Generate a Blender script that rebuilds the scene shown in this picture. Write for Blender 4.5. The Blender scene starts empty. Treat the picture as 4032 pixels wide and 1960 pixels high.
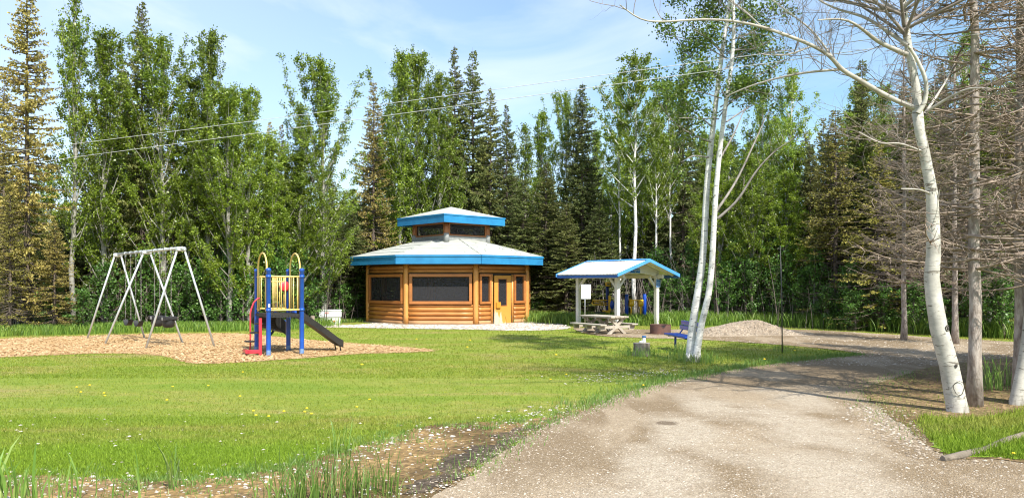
import bpy, math, random
import numpy as np
from mathutils import Vector, geometry
random.seed(7); RS = np.random.RandomState(7)
SC = bpy.context.scene; COL = SC.collection
F = 3028.0; CX = 2016.0; HY = 1115.0; CH = 1.7
def G(px, py, z=0.0):
    d = (CH - z) * F / (py - HY); return ((px - CX) / F * d, d, z)
def P(px, py, d): return np.array(((px - CX) / F * d, d, CH + (HY - py) / F * d))
# ------------------------------------------------------------------ mesh builder
class MB:
    def __init__(s): s.v = []; s.f = []; s.n = 0
    def add(s, v, f, mat=0, smooth=False):
        v = np.asarray(v, dtype=np.float64).reshape(-1, 3); f = np.asarray(f, dtype=np.int64)
        s.v.append(v); s.f.append((f + s.n, mat, smooth)); s.n += len(v)
    def box(s, c, h, ex=(1, 0, 0), ey=(0, 1, 0), mat=0, bev=0.0):
        ex = np.array(ex, float); ey = np.array(ey, float); ez = np.cross(ex, ey); c = np.array(c, float)
        if bev <= 0:
            v = [c + ex * h[0] * a + ey * h[1] * b + ez * h[2] * d for d in (-1, 1) for a, b in ((-1, -1), (1, -1), (1, 1), (-1, 1))]
            s.add(v, [(3, 2, 1, 0), (4, 5, 6, 7), (0, 1, 5, 4), (1, 2, 6, 5), (2, 3, 7, 6), (3, 0, 4, 7)], mat)
        else:
            b_ = min(bev, min(h) * .9); prof = [(-h[2], b_), (-h[2] + b_, 0), (h[2] - b_, 0), (h[2], b_)]; V = []
            for z, i in prof:
                x, y = h[0] - i, h[1] - i
                q = b_ if i == 0 else 0.0
                for a, b in ((-x + q, -y), (x - q, -y), (x, -y + q), (x, y - q), (x - q, y), (-x + q, y), (-x, y - q), (-x, -y + q)):
                    V.append(c + ex * a + ey * b + ez * z)
            n0 = s.n; s.v.append(np.array(V)); s.n += len(V); fs = []
            for r in range(3):
                for k in range(8): fs.append((n0 + r * 8 + k, n0 + r * 8 + (k + 1) % 8, n0 + r * 8 + 8 + (k + 1) % 8, n0 + r * 8 + 8 + k))
            s.f.append((np.array(fs), mat, False))
            for r, o in ((0, (7, 6, 5, 4, 3, 2, 1, 0)), (3, tuple(range(8)))):
                s.f.append((np.array([[n0 + r * 8 + k for k in o]]), mat, False))
    def tube(s, pts, rad, n=6, mat=0, smooth=True, cap=True, squash=None):
        p = np.asarray(pts, float); m = len(p); r = np.full(m, rad, float) if np.isscalar(rad) else np.asarray(rad, float)
        t = np.gradient(p, axis=0); t /= (np.linalg.norm(t, axis=1, keepdims=True) + 1e-9)
        up = np.array((0, 0, 1.)) if abs(t[0][2]) < .9 else np.array((1., 0, 0))
        u = np.cross(t, up); u /= (np.linalg.norm(u, axis=1, keepdims=True) + 1e-9); w = np.cross(u, t)
        a = np.arange(n) * 2 * math.pi / n
        v = p[:, None] + r[:, None, None] * (np.cos(a)[None, :, None] * u[:, None] + np.sin(a)[None, :, None] * w[:, None])
        i = np.arange(m - 1)[:, None] * n; k = np.arange(n)[None]; k2 = (k + 1) % n
        f = np.stack([i + k, i + n + k, i + n + k2, i + k2], -1).reshape(-1, 4)
        n0 = s.n; s.add(v.reshape(-1, 3), f, mat, smooth)
        if cap:
            s.f.append((np.array([[n0 + q for q in range(n)]]), mat, False)); s.f.append((np.array([[n0 + (m - 1) * n + q for q in range(n - 1, -1, -1)]]), mat, False))
    def prism(s, poly, dirv, mat=0):
        """poly: list of 3D points; extruded by dirv"""
        p = np.asarray(poly, float); m = len(p); q = p + np.asarray(dirv, float)
        n0 = s.n; s.v.append(np.vstack([p, q])); s.n += 2 * m
        s.f.append((np.array([[n0 + k, n0 + (k + 1) % m, n0 + m + (k + 1) % m, n0 + m + k] for k in range(m)]), mat, False))
        s.f.append((np.array([[n0 + k for k in range(m - 1, -1, -1)]]), mat, False)); s.f.append((np.array([[n0 + m + k for k in range(m)]]), mat, False))
    def lathe(s, prof, c=(0, 0, 0), n=16, mat=0, smooth=True):
        a = np.arange(n) * 2 * math.pi / n; v = []
        for r, z in prof: v += [(c[0] + r * math.cos(t), c[1] + r * math.sin(t), c[2] + z) for t in a]
        m = len(prof); i = np.arange(m - 1)[:, None] * n; k = np.arange(n)[None]; k2 = (k + 1) % n
        s.add(v, np.stack([i + k, i + k2, i + n + k2, i + n + k], -1).reshape(-1, 4), mat, smooth)
    def mesh(s, name, mats):
        V = np.vstack(s.v); me = bpy.data.meshes.new(name)
        loops = []; starts = []; tot = []; mi = []; sm = []; o = 0
        for f, m, sh in s.f:
            k = f.shape[1]; c = f.shape[0]; loops.append(f.ravel()); starts.append(o + np.arange(c) * k); tot.append(np.full(c, k)); o += c * k
            mi.append(np.full(c, m)); sm.append(np.full(c, sh))
        me.vertices.add(len(V)); me.vertices.foreach_set('co', V.ravel().astype(np.float32))
        L = np.concatenate(loops).astype(np.int32); me.loops.add(len(L)); me.loops.foreach_set('vertex_index', L)
        st = np.concatenate(starts).astype(np.int32); me.polygons.add(len(st)); me.polygons.foreach_set('loop_start', st)
        me.polygons.foreach_set('material_index', np.concatenate(mi).astype(np.int32)); me.polygons.foreach_set('use_smooth', np.concatenate(sm).astype(bool))
        me.update(calc_edges=True); me.validate()
        for m in (mats if isinstance(mats, (list, tuple)) else [mats]): me.materials.append(m)
        return me
    def build(s, name, mats, parent=None):
        o = bpy.data.objects.new(name, s.mesh(name, mats)); COL.objects.link(o)
        if parent: o.parent = parent
        return o
def tag(o, label=None, cat=None, group=None, kind=None):
    if label: o['label'] = label
    if cat: o['category'] = cat
    if group: o['group'] = group
    if kind: o['kind'] = kind
    return o
def empty(name, loc, rz=0, label=None, cat=None, group=None):
    o = bpy.data.objects.new(name, None); COL.objects.link(o); o.location = loc; o.rotation_euler = (0, 0, rz); o.empty_display_size = .1
    return tag(o, label, cat, group)
def link_mesh(name, me, parent=None):
    o = bpy.data.objects.new(name, me); COL.objects.link(o); o.parent = parent; return o
def copy_tree(root, loc=None, rz=None, scale=None, label=None, group=None):
    r = root.copy(); COL.objects.link(r)
    if loc is not None: r.location = loc
    if rz is not None: r.rotation_euler = (0, 0, rz)
    if scale is not None: r.scale = scale
    if label: r['label'] = label
    if group: r['group'] = group
    for ch in list(root.children):
        c = ch.copy(); COL.objects.link(c); c.parent = r
        for g in list(ch.children):
            d = g.copy(); COL.objects.link(d); d.parent = c
    return r
# ------------------------------------------------------------------ materials
def nmat(name):
    m = bpy.data.materials.new(name); m.use_nodes = True; nt = m.node_tree; b = nt.nodes['Principled BSDF']; return m, nt, b
def N(nt, t, **k):
    n = nt.nodes.new(t)
    for a, v in k.items():
        if a.startswith('i_'): n.inputs[a[2:].replace('_', ' ')].default_value = v
        else: setattr(n, a, v)
    return n
def ramp(nt, fac, stops):
    r = N(nt, 'ShaderNodeValToRGB'); e = r.color_ramp.elements
    e[0].position, e[0].color = stops[0][0], (*stops[0][1], 1); e[1].position, e[1].color = stops[1][0], (*stops[1][1], 1)
    for p, c in stops[2:]: x = e.new(p); x.color = (*c, 1)
    nt.links.new(fac, r.inputs[0]); return r.outputs[0]
def coord(nt, scale=(1, 1, 1), kind='Object', rot=(0, 0, 0)):
    tc = N(nt, 'ShaderNodeTexCoord'); mp = N(nt, 'ShaderNodeMapping'); mp.inputs['Scale'].default_value = scale; mp.inputs['Rotation'].default_value = rot
    nt.links.new(tc.outputs[kind], mp.inputs[0]); return mp.outputs[0]
def noise(nt, vec, scale, detail=4, rough=.6, dist=0):
    n = N(nt, 'ShaderNodeTexNoise'); n.inputs['Scale'].default_value = scale; n.inputs['Detail'].default_value = detail; n.inputs['Roughness'].default_value = rough; n.inputs['Distortion'].default_value = dist
    nt.links.new(vec, n.inputs['Vector']); return n.outputs['Fac']
def mix(nt, fac, a, b, mode='MIX'):
    m = N(nt, 'ShaderNodeMix'); m.data_type = 'RGBA'; m.blend_type = mode
    for s, i in ((fac, 0), (a, 6), (b, 7)):
        if isinstance(s, (int, float)): m.inputs[i].default_value = s
        elif isinstance(s, tuple): m.inputs[i].default_value = (*s, 1)
        else: nt.links.new(s, m.inputs[i])
    return m.outputs[2]
def bump(nt, b, h, strength=.4, dist=.02):
    n = N(nt, 'ShaderNodeBump'); n.inputs['Strength'].default_value = strength; n.inputs['Distance'].default_value = dist
    nt.links.new(h, n.inputs['Height']); nt.links.new(n.outputs[0], b.inputs['Normal'])
def simple(name, c1, c2=None, scale=6, rough=.6, bp=.15, stretch=(1, 1, 1), metal=0, spec=.5, coat=0, lo=.35, hi=.65, bd=.01):
    m, nt, b = nmat(name); c2 = c2 or tuple(x * .75 for x in c1)
    v = coord(nt, stretch); n = noise(nt, v, scale, 5)
    nt.links.new(ramp(nt, n, [(lo, c1), (hi, c2)]), b.inputs['Base Color'])
    b.inputs['Roughness'].default_value = rough; b.inputs['Metallic'].default_value = metal; b.inputs['Specular IOR Level'].default_value = spec; b.inputs['Coat Weight'].default_value = coat
    if bp: bump(nt, b, noise(nt, v, scale * 4, 4), bp, bd)
    return m
def leafmat(name, c1, c2, c3, rough=.45, trans=.3):
    m, nt, b = nmat(name)
    g = N(nt, 'ShaderNodeNewGeometry'); oi = N(nt, 'ShaderNodeObjectInfo')
    base = ramp(nt, g.outputs['Random Per Island'], [(0, c1), (.55, c2), (1, c3)])
    n = noise(nt, coord(nt), .9, 2); h = N(nt, 'ShaderNodeHueSaturation')
    a = N(nt, 'ShaderNodeMath', operation='MULTIPLY_ADD'); nt.links.new(oi.outputs['Random'], a.inputs[0]); a.inputs[1].default_value = .5; a.inputs[2].default_value = .75
    a2 = N(nt, 'ShaderNodeMath', operation='MULTIPLY_ADD'); nt.links.new(n, a2.inputs[0]); a2.inputs[1].default_value = .05; a2.inputs[2].default_value = .475
    nt.links.new(base, h.inputs['Color']); nt.links.new(a.outputs[0], h.inputs['Value']); nt.links.new(a2.outputs[0], h.inputs['Hue'])
    nt.links.new(h.outputs[0], b.inputs['Base Color']); b.inputs['Roughness'].default_value = rough; b.inputs['Specular IOR Level'].default_value = .45
    t = N(nt, 'ShaderNodeBsdfTranslucent'); nt.links.new(h.outputs[0], t.inputs[0]); ms = N(nt, 'ShaderNodeMixShader'); ms.inputs[0].default_value = trans
    out = nt.nodes['Material Output']; nt.links.new(b.outputs[0], ms.inputs[1]); nt.links.new(t.outputs[0], ms.inputs[2]); nt.links.new(ms.outputs[0], out.inputs[0])
    return m
LEAF = leafmat('poplar_leaf', (.085, .135, .012), (.165, .235, .018), (.33, .43, .055), .36, .38)
LEAF2 = leafmat('aspen_leaf', (.13, .20, .012), (.21, .30, .025), (.33, .42, .06), .38, .35)
LEAFD = leafmat('birch_leaf', (.05, .085, .01), (.09, .15, .015), (.2, .29, .04), .38)
NEED = leafmat('spruce_needles', (.085, .10, .025), (.165, .185, .045), (.29, .30, .085), .65, .25)
NEEDD = leafmat('dark_spruce_needles', (.065, .085, .025), (.13, .16, .042), (.23, .26, .075), .65, .25)
NEEDY = leafmat('rusty_spruce_needles', (.17, .14, .035), (.31, .255, .065), (.43, .36, .10), .65, .2)
NEEDO = leafmat('yellow_spruce_needles', (.12, .115, .025), (.24, .22, .042), (.38, .34, .07), .65, .2)
BUSH = leafmat('shrub_leaf', (.05, .11, .02), (.09, .2, .03), (.16, .3, .06), .45)
FERN = leafmat('tall_grass_blades', (.07, .14, .02), (.14, .24, .03), (.25, .35, .06), .5)
REED = leafmat('reed_blades', (.10, .2, .03), (.16, .28, .05), (.28, .34, .1), .45)
BARKS = simple('spruce_bark', (.17, .13, .10), (.07, .055, .045), 5, .9, .6, (3, 3, .8), bd=.02)
TWIG = simple('grey_twig', (.20, .165, .14), (.11, .09, .075), 8, .9, 0)
TWIGD = simple('dead_twig', (.33, .26, .20), (.19, .145, .11), 8, .9, 0)
TWIGP = simple('pale_twig', (.34, .31, .28), (.2, .18, .16), 6, .85, 0)
def birchbark(name, white, dark, base_dark=0.5, sc=1.0, thr=.60):
    m, nt, b = nmat(name)
    n1 = noise(nt, coord(nt, (4 * sc, 4 * sc, 20 * sc)), 1.7, 4, .65, .5); n2 = noise(nt, coord(nt, (1, 1, 1)), 3.5, 4); n3 = noise(nt, coord(nt, (9, 9, 5)), 1.5, 3, .6, .8)
    c = mix(nt, ramp(nt, n2, [(.35, (0, 0, 0)), (.65, (1, 1, 1))]), white, tuple(x * .62 for x in white))
    c = mix(nt, ramp(nt, noise(nt, coord(nt, (14, 14, 40)), 1.2, 4), [(.5, (0, 0, 0)), (.75, (.6, .6, .6))]), c, tuple(x * .5 for x in white))
    c = mix(nt, ramp(nt, n1, [(thr, (0, 0, 0)), (thr + .07, (1, 1, 1))]), c, dark)
    c = mix(nt, ramp(nt, n3, [(.66, (0, 0, 0)), (.72, (1, 1, 1))]), c, tuple(x * .6 for x in dark))
    tc = N(nt, 'ShaderNodeTexCoord'); sx = N(nt, 'ShaderNodeSeparateXYZ'); nt.links.new(tc.outputs['Object'], sx.inputs[0])
    n4 = noise(nt, coord(nt, (10, 10, 4)), 1.2, 4)
    a = N(nt, 'ShaderNodeMath', operation='MULTIPLY_ADD'); nt.links.new(sx.outputs[2], a.inputs[0]); a.inputs[1].default_value = -1.1; nt.links.new(n4, a.inputs[2])
    c = mix(nt, ramp(nt, a.outputs[0], [(.25 - .15 * base_dark + .2, (0, 0, 0)), (.6, (1, 1, 1))]), c, tuple(x * 1.1 for x in dark))
    nt.links.new(c, b.inputs['Base Color']); b.inputs['Roughness'].default_value = .75; bump(nt, b, n1, .35, .01); return m
BIRCH = birchbark('birch_bark', (.88, .85, .80), (.09, .08, .07), .6, 1.0, .585)
ASPEN = birchbark('aspen_bark', (.56, .53, .46), (.15, .13, .10), .2, .7, .575)
POPBARK = simple('poplar_bark', (.36, .35, .30), (.16, .15, .12), 3, .85, .3, (1, 1, 2))
# ------------------------------------------------------------------ ground regions (pixel outlines -> ground)
def jag(poly, amp=.06, step=.12, seed=1):
    r = np.random.RandomState(seed); out = []; m = len(poly)
    for i in range(m):
        a = np.array(poly[i][:2]); b = np.array(poly[(i + 1) % m][:2]); L = np.linalg.norm(b - a); k = max(1, min(400, int(L / step)))
        nn = np.array([-(b - a)[1], (b - a)[0]]) / (L + 1e-9)
        for j in range(k):
            t = j / k; w = math.sin(t * L * 2.1 + i * 1.7) * amp * .8 + math.sin(t * L * 5.3 + i) * amp * .4
            out.append(a + (b - a) * t + nn * (w * (0 if j == 0 else 1) + r.normal(0, amp * .35)))
    return out
def smoothp(pts, it=2):
    for _ in range(it):
        q = []
        for i in range(len(pts)):
            a = np.array(pts[i]); b = np.array(pts[(i + 1) % len(pts)]); q += [a * .75 + b * .25, a * .25 + b * .75]
        pts = q
    return pts
def gp(l): return [G(x, y)[:2] for x, y in l]
R_ROAD = gp([(1560, 2150), (1700, 1960), (1830, 1885), (1957, 1800), (2113, 1698), (2270, 1628), (2410, 1568), (2567, 1518), (2755, 1479), (2974, 1440), (3209, 1416), (3400, 1396), (3300, 1378), (3068, 1358), (2817, 1340), (2650, 1334), (2500, 1330), (2400, 1327), (2290, 1312), (2250, 1290), (2330, 1292), (2560, 1298), (2760, 1296), (3130, 1296), (3365, 1308), (3600, 1324), (3988, 1346), (4500, 1372)]) + [(14, 9), (9, 3.2), (3, 2.2), (-.6, 4.2)]
R_ISLE = gp([(4700, 1420), (4200, 1405), (3900, 1415), (3700, 1440), (3560, 1475), (3430, 1520), (3400, 1570), (3480, 1620), (3560, 1680), (3640, 1745), (3720, 1800), (3800, 1815), (3890, 1808), (4032, 1825), (4300, 1840), (4900, 1700)])
R_SOIL = gp([(4500, 1440), (3900, 1425), (3700, 1450), (3560, 1485), (3450, 1525), (3430, 1570), (3520, 1610), (3640, 1650), (3800, 1655), (3980, 1610), (4500, 1590)])
R_MUD = gp([(2330, 1585), (2190, 1628), (2035, 1660), (1800, 1668), (1640, 1685), (1490, 1730), (1330, 1785), (1100, 1850), (800, 1880), (450, 1885), (0, 1870), (-400, 1870), (-600, 2200), (1500, 2200), (1720, 1955), (1957, 1805), (2113, 1702), (2270, 1632), (2400, 1575)])
R_CHIP = gp([(-500, 1350), (0, 1334), (300, 1323), (600, 1314), (881, 1311), (1000, 1316), (1195, 1337), (1340, 1347), (1540, 1362), (1755, 1381), (1600, 1388), (1400, 1394), (1195, 1411), (1000, 1424), (850, 1432), (747, 1433), (690, 1412), (600, 1396), (450, 1391), (250, 1396), (0, 1408), (-500, 1430)])
R_APRON = gp([(1180, 1287), (1250, 1281), (1400, 1279), (1600, 1262), (2050, 1262), (2120, 1268), (2200, 1274), (2250, 1288), (2230, 1296), (2120, 1302), (2000, 1301), (1800, 1297), (1550, 1293), (1350, 1290)])
def inpoly(pts, poly):
    x, y = pts[:, 0], pts[:, 1]; c = np.zeros(len(pts), bool); p = np.array(poly); j = len(p) - 1
    for i in range(len(p)):
        xi, yi = p[i]; xj, yj = p[j]
        with np.errstate(divide='ignore', invalid='ignore'):
            c ^= ((yi > y) != (yj > y)) & (x < (xj - xi) * (y - yi) / (yj - yi) + xi)
        j = i
    return c
def sheet(name, poly, z, mat, amp=.06, step=.12, seed=1, thick=0):
    pts = jag(poly, amp, step, seed); me = bpy.data.meshes.new(name)
    tri = geometry.tessellate_polygon([[Vector((p[0], p[1], 0)) for p in pts]])
    me.from_pydata([(p[0], p[1], z) for p in pts], [], [tuple(t) for t in tri]); me.update()
    for p in me.polygons:
        if p.normal.z < 0: p.flip()
    me.update(); me.materials.append(mat); o = bpy.data.objects.new(name, me); COL.objects.link(o); o['kind'] = 'structure'; return o
# lawn
def lawnmat(name, leafy=False):
    m, nt, b = nmat(name); 
    big = noise(nt, coord(nt, (.5, 1.4, 1), rot=(0, 0, .25)), .55, 5, .65, .6); mid = noise(nt, coord(nt, (1, 2.2, 1), rot=(0, 0, .1)), 3.0, 4); fine = noise(nt, coord(nt), 38, 3)
    c = ramp(nt, big, [(.34, (.20, .29, .03)), (.47, (.255, .315, .042)), (.57, (.32, .325, .075)), (.70, (.37, .31, .13))])
    c = mix(nt, ramp(nt, mid, [(.42, (0, 0, 0)), (.68, (.8, .8, .8))]), c, (.17, .26, .022))
    # greener strip near the ditch
    tc = N(nt, 'ShaderNodeTexCoord'); sx = N(nt, 'ShaderNodeSeparateXYZ'); nt.links.new(tc.outputs['Object'], sx.inputs[0])
    a = N(nt, 'ShaderNodeMath', operation='MULTIPLY_ADD'); nt.links.new(big, a.inputs[0]); a.inputs[1].default_value = 3.0; nt.links.new(sx.outputs[1], a.inputs[2])
    c = mix(nt, ramp(nt, N_map(nt, a.outputs[0], 9.3, 11.4), [(0, (.9, .9, .9)), (1, (0, 0, 0))]), c, (.20, .32, .026))
    c = mix(nt, 1.0, c, ramp(nt, fine, [(.3, (.62, .62, .6)), (.7, (1.25, 1.2, 1.15))]), 'MULTIPLY')
    if leafy:
        g = N(nt, 'ShaderNodeNewGeometry'); c = mix(nt, 1.0, c, ramp(nt, g.outputs['Random Per Island'], [(0, (.7, .74, .65)), (.8, (1.12, 1.1, 1.05)), (1, (1.4, 1.3, 1.25))]), 'MULTIPLY')
    nt.links.new(c, b.inputs['Base Color']); b.inputs['Roughness'].default_value = .7; b.inputs['Specular IOR Level'].default_value = .25
    if not leafy: bump(nt, b, noise(nt, coord(nt), 30, 4, .7), .9, .04)
    else:
        t = N(nt, 'ShaderNodeBsdfTranslucent'); nt.links.new(c, t.inputs[0]); ms = N(nt, 'ShaderNodeMixShader'); ms.inputs[0].default_value = .35
        nt.links.new(b.outputs[0], ms.inputs[1]); nt.links.new(t.outputs[0], ms.inputs[2]); nt.links.new(ms.outputs[0], nt.nodes['Material Output'].inputs[0])
    return m
def N_map(nt, v, lo, hi):
    m = N(nt, 'ShaderNodeMapRange'); m.inputs[1].default_value = lo; m.inputs[2].default_value = hi; nt.links.new(v, m.inputs[0]); return m.outputs[0]
LAWN = lawnmat('lawn'); BLADE = lawnmat('lawn_blades', True)
def gravelmat(name, c1, c2, c3, s=1.0, hole=False, sp=(1.6, 1.6, 1.65)):
    m, nt, b = nmat(name)
    big = noise(nt, coord(nt, (1.0, .42, 1), rot=(0, 0, -.42)), .8, 4, .6, .4); mid = noise(nt, coord(nt), 5 * s, 5, .7)
    vo = N(nt, 'ShaderNodeTexVoronoi'); vo.inputs['Scale'].default_value = 42 * s; nt.links.new(coord(nt), vo.inputs['Vector'])
    c = ramp(nt, big, [(.42, c1), (.53, c2)])
    if hole:
        for (qx, qy, rx, ry) in ((1.95, 8.7, .5, 1.4), (1.35, 6.9, .45, 1.3), (2.7, 10.6, .45, 1.3), (3.4, 9.0, .6, 1.9), (2.75, 6.7, .7, 1.5), (4.2, 11.2, .5, 1.3), (.9, 5.6, .5, .9)):
            vm0 = N(nt, 'ShaderNodeVectorMath', operation='SUBTRACT'); vm0.inputs[1].default_value = (qx, qy, 0); nt.links.new(coord(nt), vm0.inputs[0])
            v20 = N(nt, 'ShaderNodeVectorMath', operation='MULTIPLY'); v20.inputs[1].default_value = (1 / rx, 1 / ry, 0); nt.links.new(vm0.outputs[0], v20.inputs[0])
            l0 = N(nt, 'ShaderNodeVectorMath', operation='LENGTH'); nt.links.new(v20.outputs[0], l0.inputs[0])
            a0 = N(nt, 'ShaderNodeMath', operation='MULTIPLY_ADD'); nt.links.new(noise(nt, coord(nt), 1.6, 5, .6), a0.inputs[0]); a0.inputs[1].default_value = 1.6; nt.links.new(l0.outputs['Value'], a0.inputs[2])
            c = mix(nt, ramp(nt, a0.outputs[0], [(.0, (.8, .8, .8)), (.999, (.8, .8, .8))]) if False else N_map(nt, a0.outputs[0], 1.95, 1.25), c, (.41, .35, .265))
    c = mix(nt, ramp(nt, mid, [(.45, (0, 0, 0)), (.7, (.55, .55, .55))]), c, c3)
    sepc = N(nt, 'ShaderNodeSeparateColor'); nt.links.new(vo.outputs['Color'], sepc.inputs[0])
    c = mix(nt, 1.0, c, ramp(nt, sepc.outputs[0], [(0, (.74, .72, .70)) if not hole else (0, (.82, .80, .78)), (.75, (1.05, 1.04, 1.03)), (.95, sp)]), 'MULTIPLY')
    if hole:
        px, py, _ = G(2625, 1668); gx = coord(nt); vm = N(nt, 'ShaderNodeVectorMath', operation='SUBTRACT'); vm.inputs[1].default_value = (px, py, 0); nt.links.new(gx, vm.inputs[0])
        v2 = N(nt, 'ShaderNodeVectorMath', operation='MULTIPLY'); v2.inputs[1].default_value = (3.6, 3.2, 0); nt.links.new(vm.outputs[0], v2.inputs[0])
        ln = N(nt, 'ShaderNodeVectorMath', operation='LENGTH'); nt.links.new(v2.outputs[0], ln.inputs[0])
        aa = N(nt, 'ShaderNodeMath', operation='MULTIPLY_ADD'); nt.links.new(mid, aa.inputs[0]); aa.inputs[1].default_value = .9; nt.links.new(ln.outputs['Value'], aa.inputs[2])
        c = mix(nt, ramp(nt, aa.outputs[0], [(.8, (.95, .95, .95)), (1.25, (0, 0, 0))]), c, (.165, .125, .085))
    nt.links.new(c, b.inputs['Base Color']); b.inputs['Roughness'].default_value = .9; b.inputs['Specular IOR Level'].default_value = .2
    dd = N(nt, 'ShaderNodeMath', operation='ADD'); nt.links.new(vo.outputs['Distance'], dd.inputs[0]); nt.links.new(mid, dd.inputs[1]); bump(nt, b, dd.outputs[0], .7 if hole else .8, .018 if hole else .025); return m
ROADM = gravelmat('road_gravel', (.345, .275, .188), (.225, .168, .102), (.27, .21, .138), 1.9, True, (1.3, 1.3, 1.3))
PILEM = gravelmat('pile_gravel', (.42, .345, .255), (.34, .275, .20), (.46, .39, .30), 1.2)
APRM = gravelmat('pale_gravel', (.44, .40, .34), (.34, .30, .24), (.48, .45, .40), .5)
MUDM = gravelmat('mud', (.13, .085, .035), (.25, .165, .07), (.07, .055, .038), .5)
SOILM = gravelmat('needle_soil', (.13, .085, .042), (.21, .145, .075), (.12, .13, .04), .5)
CHIPM = gravelmat('chip_bed', (.52, .355, .185), (.46, .30, .14), (.56, .40, .225), .6, False, (1.1, 1.1, 1.1))
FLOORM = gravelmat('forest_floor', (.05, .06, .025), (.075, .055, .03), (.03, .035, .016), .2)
g = MB(); S_ = 400
xs = np.concatenate([[-S_, -60], np.linspace(-35, 35, 120), [60, S_]]); ys = np.concatenate([[-60], np.linspace(-2, 50, 90), [80, S_]])
XX, YY = np.meshgrid(xs, ys); i = np.arange(len(ys) - 1)[:, None] * len(xs) + np.arange(len(xs) - 1)[None]
g.add(np.stack([XX, YY, np.zeros_like(XX)], -1).reshape(-1, 3), np.stack([i, i + 1, i + 1 + len(xs), i + len(xs)], -1).reshape(-1, 4))
o = g.build('ground', LAWN); tag(o, kind='structure')
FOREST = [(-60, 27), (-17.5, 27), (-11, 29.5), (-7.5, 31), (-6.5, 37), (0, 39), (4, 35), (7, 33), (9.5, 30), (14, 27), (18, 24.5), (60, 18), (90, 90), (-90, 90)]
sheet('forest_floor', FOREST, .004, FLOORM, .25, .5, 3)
sheet('gravel_road', smoothp(R_ROAD, 1), .012, ROADM, .045, .08, 5)
R_PATCH = gp([(3600, 1668), (3650, 1730), (3730, 1795), (3810, 1806), (3890, 1803), (4032, 1819), (4300, 1832), (4850, 1700), (4700, 1560), (4150, 1590), (4000, 1625), (3880, 1650), (3740, 1652), (3640, 1640)])
sheet('bare_soil', smoothp(R_ISLE, 1), .018, SOILM, .06, .08, 6)
sheet('grass_patch', smoothp(R_PATCH, 1), .023, LAWN, .06, .06, 7)
sheet('muddy_ditch', R_MUD, .004, MUDM, .09, .08, 8)
WETM = gravelmat('wet_mud', (.075, .058, .04), (.13, .095, .06), (.05, .042, .034), .6)
sheet('wet_mud', smoothp(gp([(2230, 1642), (2120, 1662), (2000, 1712), (1850, 1775), (1720, 1835), (1640, 1890), (1660, 1950), (1730, 1925), (1860, 1850), (1957, 1808), (2113, 1702), (2245, 1645)]), 1), .008, WETM, .16, .07, 12)
sheet('wood_chip_bed', smoothp(R_CHIP, 1), .008, CHIPM, .05, .1, 9)
sheet('gravel_apron', smoothp(R_APRON, 1), .010, APRM, .07, .1, 10)
# ---- scatters (uncountable stuff)
def sample_px(n, x0, x1, y0, y1, inc, exc, pw=1.0):
    px = RS.uniform(x0, x1, n); py = y0 + (y1 - y0) * RS.uniform(0, 1, n) ** pw; d = CH * F / (py - HY)
    p = np.stack([(px - CX) / F * d, d], 1); k = np.ones(n, bool)
    for q in inc: k &= inpoly(p, q)
    for q in exc: k &= ~inpoly(p, q)
    return p[k]
def blades(mb, p, h, w, lean=.5, mat=0, z=0.0, hs=None):
    n = len(p); a = RS.uniform(0, 2 * math.pi, n); hh = h * RS.uniform(.55, 1.3, n); ww = w * RS.uniform(.6, 1.3, n)
    if hs is not None: hh *= hs; ww *= hs
    la = RS.uniform(0, 2 * math.pi, n); ll = hh * RS.uniform(0, lean, n)
    b = np.column_stack([p, np.full(n, z)]); dx = np.column_stack([np.cos(a) * ww / 2, np.sin(a) * ww / 2, np.zeros(n)])
    t = b + np.column_stack([np.cos(la) * ll, np.sin(la) * ll, hh])
    v = np.stack([b - dx, b + dx, t], 1).reshape(-1, 3); mb.add(v, np.arange(3 * n).reshape(-1, 3), mat)
def tallblades(mb, p, h, w, lean=.5, mat=0):
    n = len(p); a = RS.uniform(0, 2 * math.pi, n); hh = h * RS.uniform(.5, 1.25, n); la = RS.uniform(0, 2 * math.pi, n); ll = hh * RS.uniform(.05, lean, n)
    b = np.column_stack([p, np.zeros(n)]); dx = np.column_stack([np.cos(a), np.sin(a), np.zeros(n)]) * w / 2; L = np.column_stack([np.cos(la) * ll, np.sin(la) * ll, np.zeros(n)])
    m1 = b + L * .22 + np.column_stack([np.zeros(n), np.zeros(n), hh * .5]); m2 = b + L * .6 + np.column_stack([np.zeros(n), np.zeros(n), hh * .82]); t = b + L + np.column_stack([np.zeros(n), np.zeros(n), hh])
    v = np.stack([b - dx * .7, b + dx * .7, m1 + dx, m1 - dx, m2 + dx * .7, m2 - dx * .7, t], 1).reshape(-1, 3); o_ = np.arange(n)[:, None] * 7
    mb.add(v, np.concatenate([o_ + [0, 1, 2, 3], o_ + [3, 2, 4, 5]]), mat); mb.f.append((o_ + (mb.n - 7 * n) + [5, 4, 6], mat, False))
EXC = [R_ROAD, R_MUD, R_CHIP, R_APRON]
g = MB()
p = sample_px(150000, -100, 4100, 1395, 1980, [], EXC, .9); d = p[:, 1]; blades(g, p, .03, .009, 1.1, hs=.75 + d * .02)
p = sample_px(100000, -100, 4100, 1285, 1490, [], EXC, 1.1); d = p[:, 1]; blades(g, p, .028, .012, 1.1, hs=.8 + d * .03)
p = sample_px(26000, 3300, 4300, 1560, 1850, [R_PATCH], []); blades(g, p, .09, .014, .9)
p = sample_px(6500, 3300, 4300, 1400, 1830, [R_ISLE], [R_PATCH]); blades(g, p, .05, .010, .8)
p = sample_px(60000, -100, 2500, 1640, 1980, [], EXC, 1.0); blades(g, p[p[:, 1] < 10.3], .04, .009, .8)
o = g.build('grass', BLADE); tag(o, 'short mown yellow green grass of the lawn', 'grass', kind='stuff')
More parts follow.
